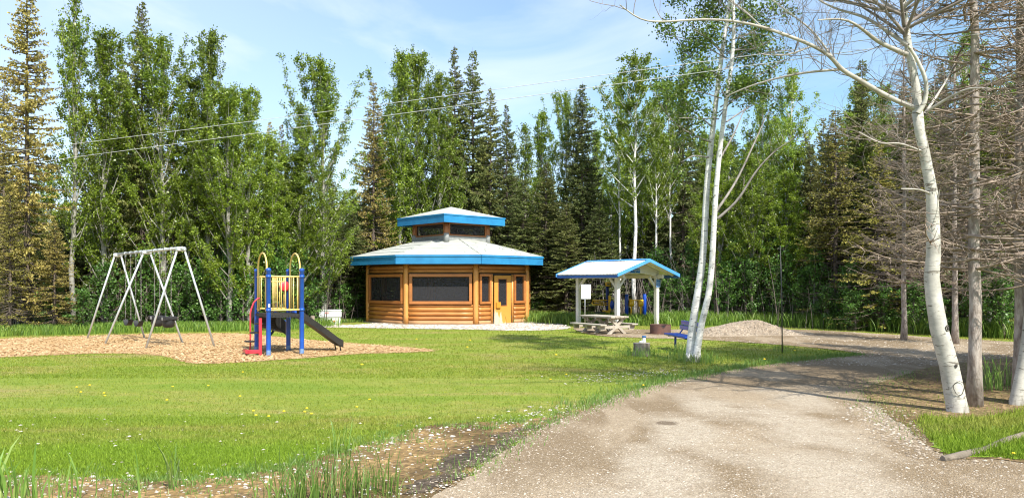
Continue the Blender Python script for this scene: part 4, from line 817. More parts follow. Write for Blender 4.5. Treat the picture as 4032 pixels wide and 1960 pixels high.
#PART4
# ================================================================== TREES
def unit(v): return v / (np.linalg.norm(v, axis=-1, keepdims=True) + 1e-9)
def leaves(mb, c, size, up=.35, mat=0, rs=RS):
    n = len(c); nrm = unit(rs.normal(0, 1, (n, 3)) + np.array((0, -.2, up))); a = unit(np.cross(nrm, rs.normal(0, 1, (n, 3)))); b = np.cross(nrm, a); s = (size * rs.uniform(.6, 1.25, n))[:, None]
    v = np.stack([c - a * s * .5, c + b * s * .36 + a * s * .05, c + a * s * .5, c - b * s * .36 + a * s * .05], 1).reshape(-1, 3); mb.add(v, np.arange(4 * n).reshape(-1, 4), mat)
def rot2(d, ang): return np.array((d[0] * math.cos(ang) - d[1] * math.sin(ang), d[0] * math.sin(ang) + d[1] * math.cos(ang), d[2]))
def poplar(seed, H, R, clear, nl, size, barkmat, leafm, nb=60, steep=.9, white=False, lumps=5):
    """leafy tree: trunk with limbs that climb, leaves in clumps along twigs"""
    r = np.random.RandomState(seed); tr = MB(); cr = MB(); zz = np.linspace(0, H * .985, 12); wob = np.cumsum(r.normal(0, .035, (12, 2)), 0) * H / 10; r0 = (.0065 * H + .015) if clear > .3 else (.009 * H + .02)
    tp = np.column_stack([wob, zz]); tr.tube(tp, r0 * (1 - zz / H) ** .8 + .008, 8)
    def tpos(z): return np.array((np.interp(z, zz, wob[:, 0]), np.interp(z, zz, wob[:, 1]), z))
    C = []; side = r.uniform(0, 6.28)
    for k in range(nb):
        t = clear + (1 - clear) * ((k + r.uniform(0, 1)) / nb) ** .92; z = t * H; a = k * 2.399 + r.uniform(-.5, .5)
        u = (t - clear) / (1 - clear); prof = min(1, .6 + u * 1.5) * (1 - u) ** .85 + .08; L = R * prof * r.uniform(.55, 1.25) * (1 + .25 * math.sin(a * 2 + side))
        el = steep * r.uniform(.7, 1.2) + u * .35; d = np.array((math.cos(a) * math.cos(el), math.sin(a) * math.cos(el), math.sin(el))); p0 = tpos(z)
        L3 = L / max(.35, math.cos(el)); L3 = min(L3, max(.22, (H * 1.02 - z) * .95)); pts = [p0 + d * L3 * s + np.array((0, 0, .12 * L3 * s * s)) + r.normal(0, .04, 3) * s for s in (0, .3, .6, .85, 1)]
        tr.tube(pts, [max(.006, r0 * .35 * (1 - t * .7)), .014 * L3 ** .5 + .004, .011, .007, .003], 4, cap=False)
        m = 4 + int(L3 * 6)
        for j in range(m):
            s = r.uniform(.18, 1.02); q = p0 + d * L3 * s + np.array((0, 0, .12 * L3 * s * s)); tw = unit(r.normal(0, 1, 3) + d * .8 + (0, 0, .25)) * r.uniform(.12, .45); C.append((q, tw))
            if j % 3 == 0: tr.tube([q, q + tw], [.005, .002], 3, cap=False)
    w = r.uniform(.1, 1.9, len(C)) ** 1.6; w /= w.sum(); idx = r.choice(len(C), nl, p=w); Q = np.array([c[0] for c in C]); T = np.array([c[1] for c in C])
    pos = Q[idx] + T[idx] * r.uniform(0, 1.1, nl)[:, None] + r.normal(0, .06, (nl, 3)); leaves(cr, pos, size, rs=r)
    return tr.mesh('poplar_trunk', barkmat), cr.mesh('poplar_crown', leafm)
def spruce(seed, H, R, clear, leafm, droop=.25, dens=1.0, width=.075, dead=.25, power=.72, sparse=0):
    r = np.random.RandomState(seed); tr = MB(); cr = MB(); r0 = .010 * H + .03; zz = np.linspace(0, H, 10); tr.tube(np.column_stack([r.normal(0, .012, 10), r.normal(0, .012, 10), zz]), r0 * (1 - zz / H) + .006, 8)
    z = clear * H; TB = []; 
    while z < H * .985:
        t = z / H; prof = (1 - t) ** power; 
        if t < .25: prof *= .75 + t
        nb = r.randint(5, 9) if t < .9 else 4
        for _ in range(nb):
            if r.uniform() < sparse: continue
            a = r.uniform(0, 2 * math.pi); L = max(.16, R * prof * r.uniform(.55, 1.25)); dirh = np.array((math.cos(a), math.sin(a), 0)); el = .55 * (t - .45) - droop * (1 - t)
            ss = np.linspace(0, 1, 5); cur = np.array([dirh * L * s + np.array((0, 0, L * (math.tan(el) * s + .28 * s * s * (1 - t) - .0))) for s in ss]) + np.array((0, 0, z))
            tr.tube(cur, np.linspace(.012 + .012 * L, .003, 5), 4, cap=False); isdead = r.uniform() < dead * max(0, 1 - t * 2.2)
            n = max(6, int(L / .045 * dens)); s = r.uniform(.12, 1.03, n) ** (.8); base = np.column_stack([np.interp(s, ss, cur[:, i]) for i in range(3)])
            perp = np.array((-dirh[1], dirh[0], 0)); sg = np.where(r.uniform(0, 1, n) < .5, -1, 1)[:, None]; tl = (.10 + .30 * L * .45 * (1.15 - s)) * r.uniform(.6, 1.3, n)
            tdir = unit(dirh * .75 + perp * sg * r.uniform(.3, 1.1, n)[:, None] + np.column_stack([np.zeros(n), np.zeros(n), r.uniform(-.55, .25, n)]))
            if isdead: 
                for b_, d_, l_ in list(zip(base, tdir, tl))[::3]: tr.tube([b_, b_ + d_ * l_ * 1.2], [.005, .002], 3, cap=False)
            else: TB.append(np.column_stack([base, tdir, tl]))
        z += r.uniform(.12, .21) * (.6 + .4 * (1 - z / H))
    if leafm is not None and TB:
        T = np.vstack(TB); n = len(T); b_, d_, l_ = T[:, :3], T[:, 3:6], T[:, 6:7]
        sub = 3
        B = np.repeat(b_, sub, 0); D = np.repeat(d_, sub, 0); Lr = np.repeat(l_, sub, 0); m = len(B)
        st = B + D * Lr * r.uniform(0, .75, (m, 1)); dd = unit(D + r.normal(0, .55, (m, 3))); ln = Lr * r.uniform(.35, .7, (m, 1)); sd = unit(np.cross(dd, r.normal(0, 1, (m, 3)))); w_ = width * r.uniform(.6, 1.3, (m, 1))
        cr.add(np.stack([st, st + dd * ln * .5 + sd * w_ * .5, st + dd * ln, st + dd * ln * .5 - sd * w_ * .5], 1).reshape(-1, 3), np.arange(4 * m).reshape(-1, 4))
        # leader shoot
        return tr.mesh('spruce_trunk', BARKS if sparse < .4 else BARKS), cr.mesh('spruce_crown', leafm)
    return tr.mesh('spruce_trunk', BARKS), None
V = {}
for k in range(4): V['pop%d' % k] = poplar(20 + k, 11, 1.85 + .25 * (k % 2), .08, 34000, .082, POPBARK, LEAF, nb=72, steep=.95)
for k in range(2): V['narrow%d' % k] = poplar(40 + k, 11, 1.3, .2, 12000, .092, POPBARK, LEAF, nb=46, steep=1.0)
for k in range(3): V['asp%d' % k] = poplar(60 + k, 11, 1.8, .42, 12500, .092, BIRCH, LEAF2, nb=42, steep=.75)
for k in range(3): V['spr%d' % k] = spruce(80 + k, 12, 2.1, .05, NEED, dens=1.0, dead=.5)
for k in range(2): V['dspr%d' % k] = spruce(90 + k, 12, 2.15, .04, NEEDD, dens=1.1, dead=.35)
V['rust0'] = spruce(100, 12, 2.1, .08, NEEDY, dens=.75, dead=.5, sparse=.15); V['rust1'] = spruce(101, 12, 2.3, .05, NEEDY, dens=.75, dead=.6, sparse=.2)
for k in range(2): V['yel%d' % k] = spruce(110 + k, 11, 2.2, .05, NEEDO, dens=.55, dead=.8, sparse=.15)
for k in range(3): V['bush%d' % k] = poplar(130 + k, 2.6, .95, .02, 2600, .095, TWIG, BUSH, nb=26, steep=.75)
VH = {'pop': 11, 'narrow': 11, 'asp': 11, 'spr': 12, 'dspr': 12, 'rust': 12, 'yel': 11, 'bush': 2.6}; VN = {'pop': 4, 'narrow': 2, 'asp': 3, 'spr': 3, 'dspr': 2, 'rust': 2, 'yel': 2, 'bush': 3}; cnt = {}
KN = {'pop': ('poplar_tree', 'poplar'), 'narrow': ('poplar_tree', 'poplar'), 'asp': ('aspen_tree', 'aspen'), 'spr': ('spruce_tree', 'spruce'), 'dspr': ('spruce_tree', 'spruce'), 'rust': ('spruce_tree', 'spruce'), 'yel': ('spruce_tree', 'spruce'), 'bush': ('leafy_shrub', 'shrub')}
def tree(kind, px, top, d, label, group=None, w=1.0, vi=None, lean=0):
    i = cnt.get(kind, 0); cnt[kind] = i + 1; v = (i if vi is None else vi) % VN[kind]; tm, cm = V[kind + str(v)]; H = CH + (HY - top) / F * d; s = H / VH[kind]
    r = empty(KN[kind][0], ((px - CX) / F * d, d, 0), RS.uniform(0, 6.28), label, KN[kind][1], group); sx = w * (.55 * s + .45); r.scale = (sx, sx, s)
    if lean: r.rotation_euler = (0, lean, 0)
    link_mesh('trunk' if kind != 'bush' else 'stem', tm, r)
    if cm: link_mesh('crown' if kind != 'bush' else 'foliage', cm, r)
    return r
T = [('rust', 106, -130, 26.5, 'tall thin rusty brown spruce standing nearest the left edge', .8, 0),
 ('rust', 15, 250, 30, 'rusty spruce cut off by the left edge of the view', .55, 1),
 ('narrow', 290, -20, 27.5, 'tall slim poplar with sky round it right of the rusty spruce', .75, 0),
 ('yel', 40, 700, 25.5, 'low spreading yellowish spruce at the foot of the rusty left spruce', .6, 0),
 ('rust', 215, 860, 26.2, 'short rusty spruce below the slim poplar at left', .7, 1),
 ('pop', 415, 165, 28.5, 'poplar with high leafy top left of the swing set peak spruce', .95, 0),
 ('spr', 470, 165, 31, 'thin grey topped spruce between the left poplar and the tallest spruce', .6, 1),
 ('spr', 559, -5, 29.5, 'tallest dark pointed spruce above the swing set', .72, 2),
 ('pop', 655, 185, 28.5, 'leafy poplar just right of the tallest spruce above the swings', .9, 1),
 ('narrow', 735, 330, 29, 'short slim poplar filling the gap above the swing frame right leg', 1.2, 1),
 ('pop', 812, 172, 29, 'poplar with a narrow finger shaped top left of the play tower', .8, 2),
 ('pop', 905, 380, 28.2, 'round poplar crown above the space between swings and tower', 1.0, 3),
 ('pop', 985, 385, 28.6, 'poplar with drooping shoulder right above the play tower', .85, 0),
 ('rust', 1062, 470, 33, 'left one of two small brown spruce tips behind the tower', .5, 0),
 ('rust', 1108, 482, 33.5, 'right one of two small brown spruce tips behind the tower', .5, 1),
 ('pop', 1070, 560, 29.5, 'bright green poplar directly behind the play tower', 1.0, 2),
 ('narrow', 1190, 445, 32, 'thin sparse poplar shoot right of the two brown spruce tips', .8, 0),
 ('pop', 1278, 278, 32, 'separate pointed poplar above the white utility cabinet', .98, 1),
 ('pop', 1180, 620, 30.5, 'bushy low poplar left of the white utility cabinet', 1.1, 3),
 ('dspr', 1390, 830, 35.5, 'dark low spruce touching the left eave of the log building', 1.1, 0),
 ('rust', 1471, 313, 37, 'brown topped spruce left of the broad poplar behind the log building', .75, 0),
 ('pop', 1560, 250, 38, 'left half of the broad poplar mass behind the log building', .9, 2),
 ('pop', 1650, 240, 38.5, 'highest broad poplar behind the log building cupola', 1.0, 3),
 ('pop', 1725, 330, 38, 'right shoulder poplar behind the cupola of the log building', .85, 0),
 ('narrow', 1480, 560, 37.5, 'thin poplar low behind the left eave of the log building', 1.2, 1),
 ('spr', 1790, 178, 40, 'left spruce of the tall pair behind the cupola', .72, 0),
 ('dspr', 1862, 188, 39.5, 'right dark spruce of the tall pair behind the cupola', .78, 1),
 ('spr', 1932, 340, 39, 'shorter olive spruce just right of the tall spruce pair', .8, 2),
 ('dspr', 1995, 400, 38.5, 'small dark spruce with a needle thin tip right of the tall pair', .62, 0),
 ('narrow', 2075, 510, 39, 'left small poplar in the gap above the right eave', .9, 0),
 ('narrow', 2130, 465, 39.5, 'right small poplar in the gap above the right eave', .95, 1),
 ('dspr', 2060, 700, 37.2, 'low dark spruce just right of the log building', 1.05, 1),
 ('spr', 2150, 640, 37, 'olive spruce between log building and shelter', 1.05, 0),
 ('pop', 2238, 395, 38.5, 'poplar hugging the left side of the tall shelter spruce', .6, 1),
 ('dspr', 2293, 322, 37.5, 'tall dark broad spruce standing above the picnic shelter', .95, 0),
 ('spr', 2230, 800, 36, 'low spruce with layered boughs behind the notice board', 1.1, 1),
 ('dspr', 2360, 780, 36, 'low dark spruce directly behind the shelter roof', .95, 1),
 ('asp', 2440, 330, 37, 'pale stemmed aspen left of the bright aspen by the shelter', .7, 0),
 ('asp', 2500, 240, 35, 'bright lime aspen with long bare white trunk behind the shelter', 1.05, 1),
 ('asp', 2590, 420, 35.5, 'shorter aspen with thin pale trunk left of the leaning birch', .8, 2),
 ('asp', 2640, 350, 36.5, 'aspen with straight pale trunk behind the leaning birch', .7, 0),
 ('dspr', 2690, 200, 37, 'narrow dark spruce behind the leaning birch', .6, 0),
 ('pop', 2840, 560, 33, 'dark leafy poplar behind the low forks of the birch', 1.0, 2),
 ('pop', 2960, 640, 32, 'dense dark green poplar right of the birch forks', 1.05, 3),
 ('pop', 3090, 700, 31.5, 'broad low poplar behind the thin metal rod', 1.05, 0),
 ('asp', 2990, 380, 35, 'sparse pale aspen seen through the birch twigs', .7, 2),
 ('asp', 3110, 300, 34, 'sparse aspen left of the forked aspen limb', .75, 0),
 ('spr', 3190, 560, 33, 'olive spruce between the metal rod and the forked aspen', .8, 2),
 ('yel', 3290, 420, 30, 'yellowish thinning spruce left of the forked aspen', .95, 0),
 ('spr', 3395, 230, 32, 'tall olive spruce behind the main limb of the forked aspen', .8, 1),
 ('yel', 3460, 560, 27.5, 'ragged yellow spruce directly left of the forked aspen trunk', 1.05, 1),
 ('spr', 3560, 330, 30, 'spruce hidden behind the upper trunk of the forked aspen', .8, 0),
 ('yel', 3640, 480, 27, 'yellow brown spruce between the aspen and the dead spruce trunks', 1.05, 0),
 ('spr', 3705, 240, 28, 'dark spruce with tip showing beside the bare spruce crown', .75, 2),
 ('asp', 3800, 160, 30, 'sparse green aspen behind the bare spruce trunk', .8, 1),
 ('pop', 3900, 700, 25, 'green leafy poplar across the road near the right edge', .8, 1),
 ('yel', 3960, 420, 25.5, 'yellow spruce across the road near the right edge', .95, 1),
 ('spr', 4060, 200, 27, 'olive spruce cut by the right edge of the view', .9, 1),
 ('yel', 4120, 500, 24.5, 'yellow spruce leaning in from beyond the right edge', .9, 0)]
for kd, px, tp, d, lab, w, vi in T: tree(kd, px, tp, d, lab, None, w, vi)
# ---- forest behind, rows of repeats
SKY = [(-400, 560), (0, 600), (150, 720), (330, 660), (420, 400), (560, 380), (700, 430), (850, 470), (1000, 600), (1100, 700), (1200, 700), (1300, 570), (1420, 650), (1500, 560), (1650, 520), (1800, 450), (1950, 560), (2050, 650), (2200, 620), (2300, 520), (2400, 560), (2500, 470), (2700, 470), (2900, 450), (3200, 330), (3500, 300), (3800, 260), (4500, 200)]
DF = [(-400, 27.5), (900, 30.5), (1250, 34), (1500, 39), (2000, 40.5), (2300, 38.5), (2600, 37), (3100, 33), (3500, 30), (4500, 25.5)]
REG = [(-999, 1100, 'the play area'), (1100, 2150, 'the log building'), (2150, 2800, 'the shelter and the birch'), (2800, 3500, 'the metal rod and gravel heap'), (3500, 9999, 'the forked aspen and bare spruces')]
nm = {'pop': 'green poplar', 'asp': 'pale stemmed aspen', 'spr': 'olive spruce', 'dspr': 'dark spruce', 'yel': 'yellowish spruce'}
for row, (dd, dy, st) in enumerate(((1.5, 210, 92), (4.0, 110, 105), (7.5, 30, 120))):
    px = -350 + row * 40
    while px < 4500:
        x = px + RS.uniform(-35, 35); sk = np.interp(x, *zip(*SKY)); d = np.interp(x, *zip(*DF)) + dd + RS.uniform(-.8, .8); top = sk + dy - 30 + RS.uniform(-20, 130)
        kd = RS.choice(['pop', 'spr', 'dspr', 'asp'], p=[.32, .29, .29, .10]) if x < 2400 else RS.choice(['pop', 'spr', 'asp', 'yel', 'dspr'], p=[.25, .2, .25, .15, .15])
        rg = [q[2] for q in REG if q[0] <= x < q[1]][0]; rown = ('front', 'middle', 'rear')[row]
        tree(kd, x, top, d, '%s in the %s rows of forest behind %s' % (nm[kd], rown, rg), '%ss in the %s rows behind %s' % (nm[kd], rown, rg), RS.uniform(.75, 1.05)); px += st
# ---- shrubs at the forest foot
bl = [(330, 1150, 26.3), (520, 1180, 28), (640, 1120, 28), (760, 1100, 28.5), (870, 1060, 28.3), (960, 1090, 28.5), (1110, 1050, 29), (1210, 1100, 31), (1350, 1130, 34), (1420, 1150, 35.6), (2120, 1170, 36.5), (2640, 1090, 34), (2600, 1120, 34.5), (2700, 1100, 33.5), (2790, 1080, 32.5), (2860, 1060, 32), (2960, 1030, 31.5), (3060, 1060, 31), (3160, 1080, 30.5), (3260, 1130, 29), (3370, 1160, 27.5), (3850, 1060, 24.3), (3950, 1040, 23.8), (3700, 1180, 25), (210, 1130, 26.6), (420, 1050, 27.6), (580, 1010, 28.3), (700, 1060, 28.2), (820, 1020, 28.6), (915, 1000, 28.8), (1020, 980, 29.2), (1090, 960, 29.6), (1160, 990, 30.4), (1250, 1040, 32), (1400, 1020, 35.8), (2600, 1000, 35.3), (2730, 980, 34.2), (2900, 960, 32.4), (3010, 940, 32), (3110, 980, 31.4), (3220, 1010, 30.2), (3340, 1060, 28.6), (3600, 1120, 26), (3480, 1130, 27)]
for px, tp, d in bl:
    rg = 'behind the swing set' if px < 1000 else 'near the log building' if px < 2200 else 'between shelter and metal rod' if px < 3100 else 'across the gravel road'
    tree('bush', px, tp, d, 'bright leafy shrub at the forest foot ' + rg, 'shrubs at the forest foot ' + rg, 1.0)
# ---- undergrowth of bare stems
g = MB(); n = 0
for path, k_, sp2 in ((gp([(-300, 1316), (100, 1310), (900, 1290), (1250, 1270), (1430, 1250)]), 520, .9), (gp([(2080, 1250), (2300, 1262), (2700, 1270), (3100, 1276)]), 420, .8), (gp([(3100, 1276), (3500, 1292), (4200, 1325)]), 420, .8)):
    q = along(path, k_, sp2); 
    for p in q:
        if not inpoly(p[None], FOREST)[0]: continue
        h_ = RS.uniform(.5, 3.2); l = RS.normal(0, .16, 2) * h_; b_ = np.array((p[0], p[1], 0)); m_ = b_ + (l[0] * .4, l[1] * .4, h_ * .5); t_2 = b_ + (l[0], l[1], h_); g.tube([b_, m_, t_2], [.006 + .006 * h_, .006 + .003 * h_, .003], 4, int(RS.uniform() < .3), cap=False)
        for j in range(4): s_ = RS.uniform(.3, .95); c_ = b_ + (t_2 - b_) * s_; g.tube([c_, c_ + RS.normal(0, .28, 3) * (1, 1, .6)], [.005, .002], 3, 0, cap=False)
o = g.build('undergrowth', [TWIG, TWIGP]); tag(o, 'tangle of bare grey stems along the dark forest edge', 'undergrowth', kind='stuff')
# ---- distant wood
g = MB(); rs = np.random.RandomState(5); n = 60000; x = rs.uniform(-75, 80, n); y = rs.uniform(52, 66, n); hz = (6.0 + 1.2 * np.sin(x * .31) + .9 * np.sin(x * 1.1 + 1)) ; z = hz * rs.uniform(0, 1, n) ** .9; leaves(g, np.column_stack([x, y, z]), .75, rs=rs)
o = g.build('distant_wood', NEEDD); tag(o, 'dark far wood filling the gaps between trunks', 'wood', kind='stuff')
# ---- bare branch growth
def grow(mb, p, d, L, r, lev, rs, up=.25, curl=.35, taper=.55, mat=0, tips=None, kids=4):
    n = 5; pts = [p]; dd = d.copy(); 
    for k in range(n - 1):
        dd = unit(dd + rs.normal(0, curl * .5, 3) + np.array((0, 0, up * .3))); pts.append(pts[-1] + dd * L / (n - 1))
    mb.tube(pts, np.linspace(r, r * taper, n), 5 if r > .012 else 3, mat, cap=False)
    if tips is not None: tips += [pts[-1], pts[-2], pts[2]]
    if lev <= 0: return
    for k in range(kids):
        i = rs.randint(1, n); q = pts[i]; nd = unit(dd + rs.normal(0, .75, 3) + np.array((0, 0, up * .5))); grow(mb, q, nd, L * rs.uniform(.4, .7), r * taper * .75, lev - 1, rs, up, curl, taper, mat, tips, kids)
def limb(mb, pix, d0, dvar, r0, r1, rs, lev=2, step=.32, kl=.6, n=6, mat=0, tips=None, up=.25, kids=4, tm=1):
    ds = np.linspace(d0, d0 + dvar, len(pix)); P_ = np.array([P(x, y, q) for (x, y), q in zip(pix, ds)])
    ts = np.linspace(0, 1, len(P_)); tf = np.linspace(0, 1, max(len(P_) * 3, 8)); sm = np.column_stack([np.interp(tf, ts, P_[:, i]) for i in range(3)]); 
    for _ in range(2): sm[1:-1] = (sm[:-2] + sm[1:-1] * 2 + sm[2:]) / 4
    mb.tube(sm, np.linspace(r0, r1, len(sm)), n, mat, cap=False)
    if lev >= 0:
        L = np.linalg.norm(np.diff(sm, axis=0), axis=1).sum(); m = max(2, int(L / step))
        for k in range(m):
            i = rs.randint(2, len(sm)); t = unit(sm[i] - sm[i - 1]); nd = unit(t * .5 + rs.normal(0, .6, 3) + (0, 0, up)); grow(mb, sm[i], nd, kl * rs.uniform(.5, 1.2) * (1.1 - .4 * i / len(sm)), max(.0055, min(.012, r1 * .8)), lev, rs, up, .4, .6, tm, tips, kids)
    return sm
def reloc(o, base):
    """give the thing an origin at its base"""
    o.location = base
    for c in o.children:
        for me in [c.data]: me.transform(__import__('mathutils').Matrix.Translation((-base[0], -base[1], -base[2])))
# forked white birch with leaves
rs = np.random.RandomState(11); bt = empty('birch_tree', (0, 0, 0), 0, 'leaning twin stemmed white birch with dark leafy crown beside the blue bench', 'birch'); g = MB(); tips = []; D = 16.75
g.n; limb(g, [(2716, 1426), (2722, 1330), (2730, 1258), (2748, 1150), (2771, 999), (2783, 719), (2799, 575), (2819, 399), (2843, 200), (2871, 40), (2890, -160), (2900, -330)], D + .05, .0, .098, .03, rs, -1, n=12)
limb(g, [(2738, 1428), (2750, 1350), (2762, 1270), (2795, 1150), (2807, 991), (2815, 799), (2831, 615), (2859, 399), (2883, 240), (2891, 120), (2886, 0), (2880, -200), (2870, -380)], D - .12, -.2, .080, .024, rs, -1, n=12)
g.tube([P(2716, 1426, D + .05) - (0, 0, .05), P(2718, 1390, D + .05)], [.135, .097], 12, 0); g.tube([P(2738, 1428, D - .12) - (0, 0, .05), P(2745, 1385, D - .12)], [.115, .079], 12, 0)
tk = g.build('trunk', BIRCH, bt); g = MB()
for pix, dv, r0 in (([(2815, 839), (2899, 719), (2979, 543), (3015, 463)], .5, .032), ([(2827, 860), (2907, 791), (2971, 679), (3043, 599), (3139, 535)], -.6, .034), ([(2841, 615), (2891, 527), (2931, 431)], .3, .024)): limb(g, pix, D - .1, dv, r0, .008, rs, 1, .35, .5, 7, kids=3)
ctr = [((2860, 560), (2830, 500), (2800, 440)), ]
for k in range(46):
    s_ = rs.uniform(0, 1); y0 = 520 - s_ * 860; x0 = np.interp(y0, [-330, 40, 399, 575], [2890, 2880, 2840, 2815]); sd = rs.choice([-1, 1]); w_ = rs.uniform(60, 250) * (1.0 if y0 < 330 else .75); dy = rs.uniform(-40, 160)
    if y0 - dy > 470: dy = 100
    limb(g, [(x0, y0), (x0 + sd * w_ * .5, y0 - dy * .7), (x0 + sd * w_, y0 - dy)], D - .05, rs.uniform(-1.3, 1.3), .016, .006, rs, 1, .30, .42, 5, tips=tips, kids=3)
for pix in ([(2800, 560), (2700, 520), (2640, 470), (2590, 400), (2560, 330)], [(2805, 500), (2720, 430), (2650, 360), (2600, 300)], [(2790, 620), (2730, 610), (2680, 640)], [(2830, 300), (2740, 240), (2680, 180), (2640, 100)], [(2840, 200), (2740, 120), (2690, 40)], [(2860, 480), (2950, 420), (3040, 380)], [(2870, 380), (2980, 300), (3060, 260)]): limb(g, pix, D, rs.uniform(-1, 1), .02, .006, rs, 1, .26, .45, 5, tips=tips, kids=3)
AT = simple('aspen_twig', (.24, .205, .175), (.16, .13, .11), 4, .85, .1); AL = simple('aspen_limb', (.46, .43, .38), (.28, .25, .21), 4, .8, .1)
br = g.build('branches', [TWIGP, AT], bt); C = np.array(tips); g = MB(); n = 34000; idx = rs.randint(0, len(C), n); wt = rs.normal(0, .10, (n, 3)); pos = C[idx] + wt
keep = (rs.uniform(0, 1, n) < .85); leaves(g, pos[keep], .062, up=.1, rs=rs); g.build('crown', LEAFD, bt); reloc(bt, (float((2727 - CX) / F * D), D, 0))
# forked aspen, bare
rs = np.random.RandomState(12); asp = empty('forked_aspen', (0, 0, 0), 0, 'thick pale bare aspen with scarred trunk forking at right of the road', 'aspen'); D = 10.12; g = MB()
g.tube([P(3772, 1640, D), P(3771, 1620, D), P(3766, 1590, D), P(3752, 1520, D), P(3737, 1440, D), P(3715, 1360, D), P(3696, 1290, D), P(3678, 1180, D), P(3668, 1090, D), P(3690 - 14, 999, D), P(3674, 880, D), P(3670, 767, D), P(3655, 680, D), P(3640, 600, D), P(3622, 520, D), P(3612, 440, D)], [.165, .140, .129, .123, .117, .114, .108, .100, .093, .088, .080, .074, .068, .064, .063, .067], 16, 0)
limb(g, [(3612, 446), (3609, 343), (3578, 200), (3562, 80), (3554, -20), (3540, -200), (3500, -400)], D, .2, .058, .028, rs, 1, .6, .6, 12)
limb(g, [(3614, 447), (3645, 400), (3650, 320), (3610, 230), (3575, 180)], D - .12, -.1, .034, .018, rs, 1, .5, .5, 8)
tk = g.build('trunk', [ASPEN, AT if 0 else TWIG], asp); g = MB()
for pix, dv, r0 in (([(3600, 425), (3498, 384), (3379, 312), (3307, 272), (3275, 224), (3203, 180), (3099, 140), (2995, 104), (2875, 80), (2747, 76), (2620, 88), (2524, 84), (2440, 20)], -1.1, .034),
    ([(3310, 274), (3179, 284), (3059, 308), (2939, 343), (2860, 380)], .7, .018), ([(3570, 215), (3458, 168), (3403, 120), (3331, 72), (3219, 80)], -.9, .032), ([(3575, 180), (3490, 120), (3403, 64), (3299, 40), (3219, 0), (3140, -60)], .9, .028),
    ([(3650, 439), (3738, 383), (3818, 344), (3900, 350)], -.6, .022), ([(3640, 450), (3720, 330), (3760, 250)], .8, .02), ([(3674, 767), (3620, 745), (3546, 743)], -.3, .018), ([(3660, 700), (3690, 800), (3700, 745)], -.1, .015), ([(3560, 60), (3480, 10), (3400, -60)], .6, .03), ([(3556, 30), (3640, -40), (3700, -100)], -.4, .03), ([(3640, 600), (3540, 560), (3470, 570), (3380, 520)], -.7, .014), ([(3280, 230), (3200, 120), (3120, 60), (3040, 0)], .4, .016), ([(2995, 104), (2930, 40), (2850, -10)], .2, .012), ([(3203, 180), (3100, 220), (3000, 215)], -.5, .012)):
    limb(g, pix, D, dv, r0, .007, rs, 2, .14, .70, 8, up=.3, kids=3)
for k in range(24):
    a_ = rs.uniform(0, 6.28); z0 = rs.uniform(-250, 150); q = P(3560, z0, D); grow(g, q, unit(np.array((math.cos(a_), math.sin(a_) * .8, .6))), 1.6, .022, 3, rs, .3, .35, .6, 1, None, 4)
g.build('branches', [AL, AT], asp); g = MB()
# scar rings on the aspen trunk
for sx_, sy_, rr in ((3755, 1522, .10), (3722, 1216, .05), (3760, 1350, .028), (3744, 1436, .022), (3715, 1290, .045), (3733, 1262, .026), (3762, 1372, .035)):
    c_ = P(sx_, sy_, D); cxn = P(np.interp(sy_, [999, 1180, 1290, 1440, 1520, 1620], [3676, 3678, 3696, 3737, 3752, 3771]), sy_, D)
    R_ = np.interp(sy_, [999, 1440, 1620], [.096, .125, .148]); ps = []
    for q in np.linspace(0, 2 * math.pi, 17):
        ox = c_[0] - cxn[0] + rr * math.cos(q) * (.72 + .08 * math.sin(3 * q)); ox = max(-R_ * .97, min(R_ * .97, ox)); ps.append((cxn[0] + ox, D - math.sqrt(max(0, R_ ** 2 - ox ** 2)) - .001, c_[2] + rr * math.sin(q) * .9))
    g.tube(ps, [.0045 if rr > .06 else .006] * 17, 5)
    if rr < .06: g.tube([np.mean(ps, 0) + (0, .004, rr * .5), np.mean(ps, 0) + (0, .004, -rr * .5)], [rr * .35, rr * .3], 7)
g.build('bark_scars', simple('dark_scar', (.07, .06, .05), None, 8, .9, .3), asp); reloc(asp, (float((3772 - CX) / F * D), D, 0))
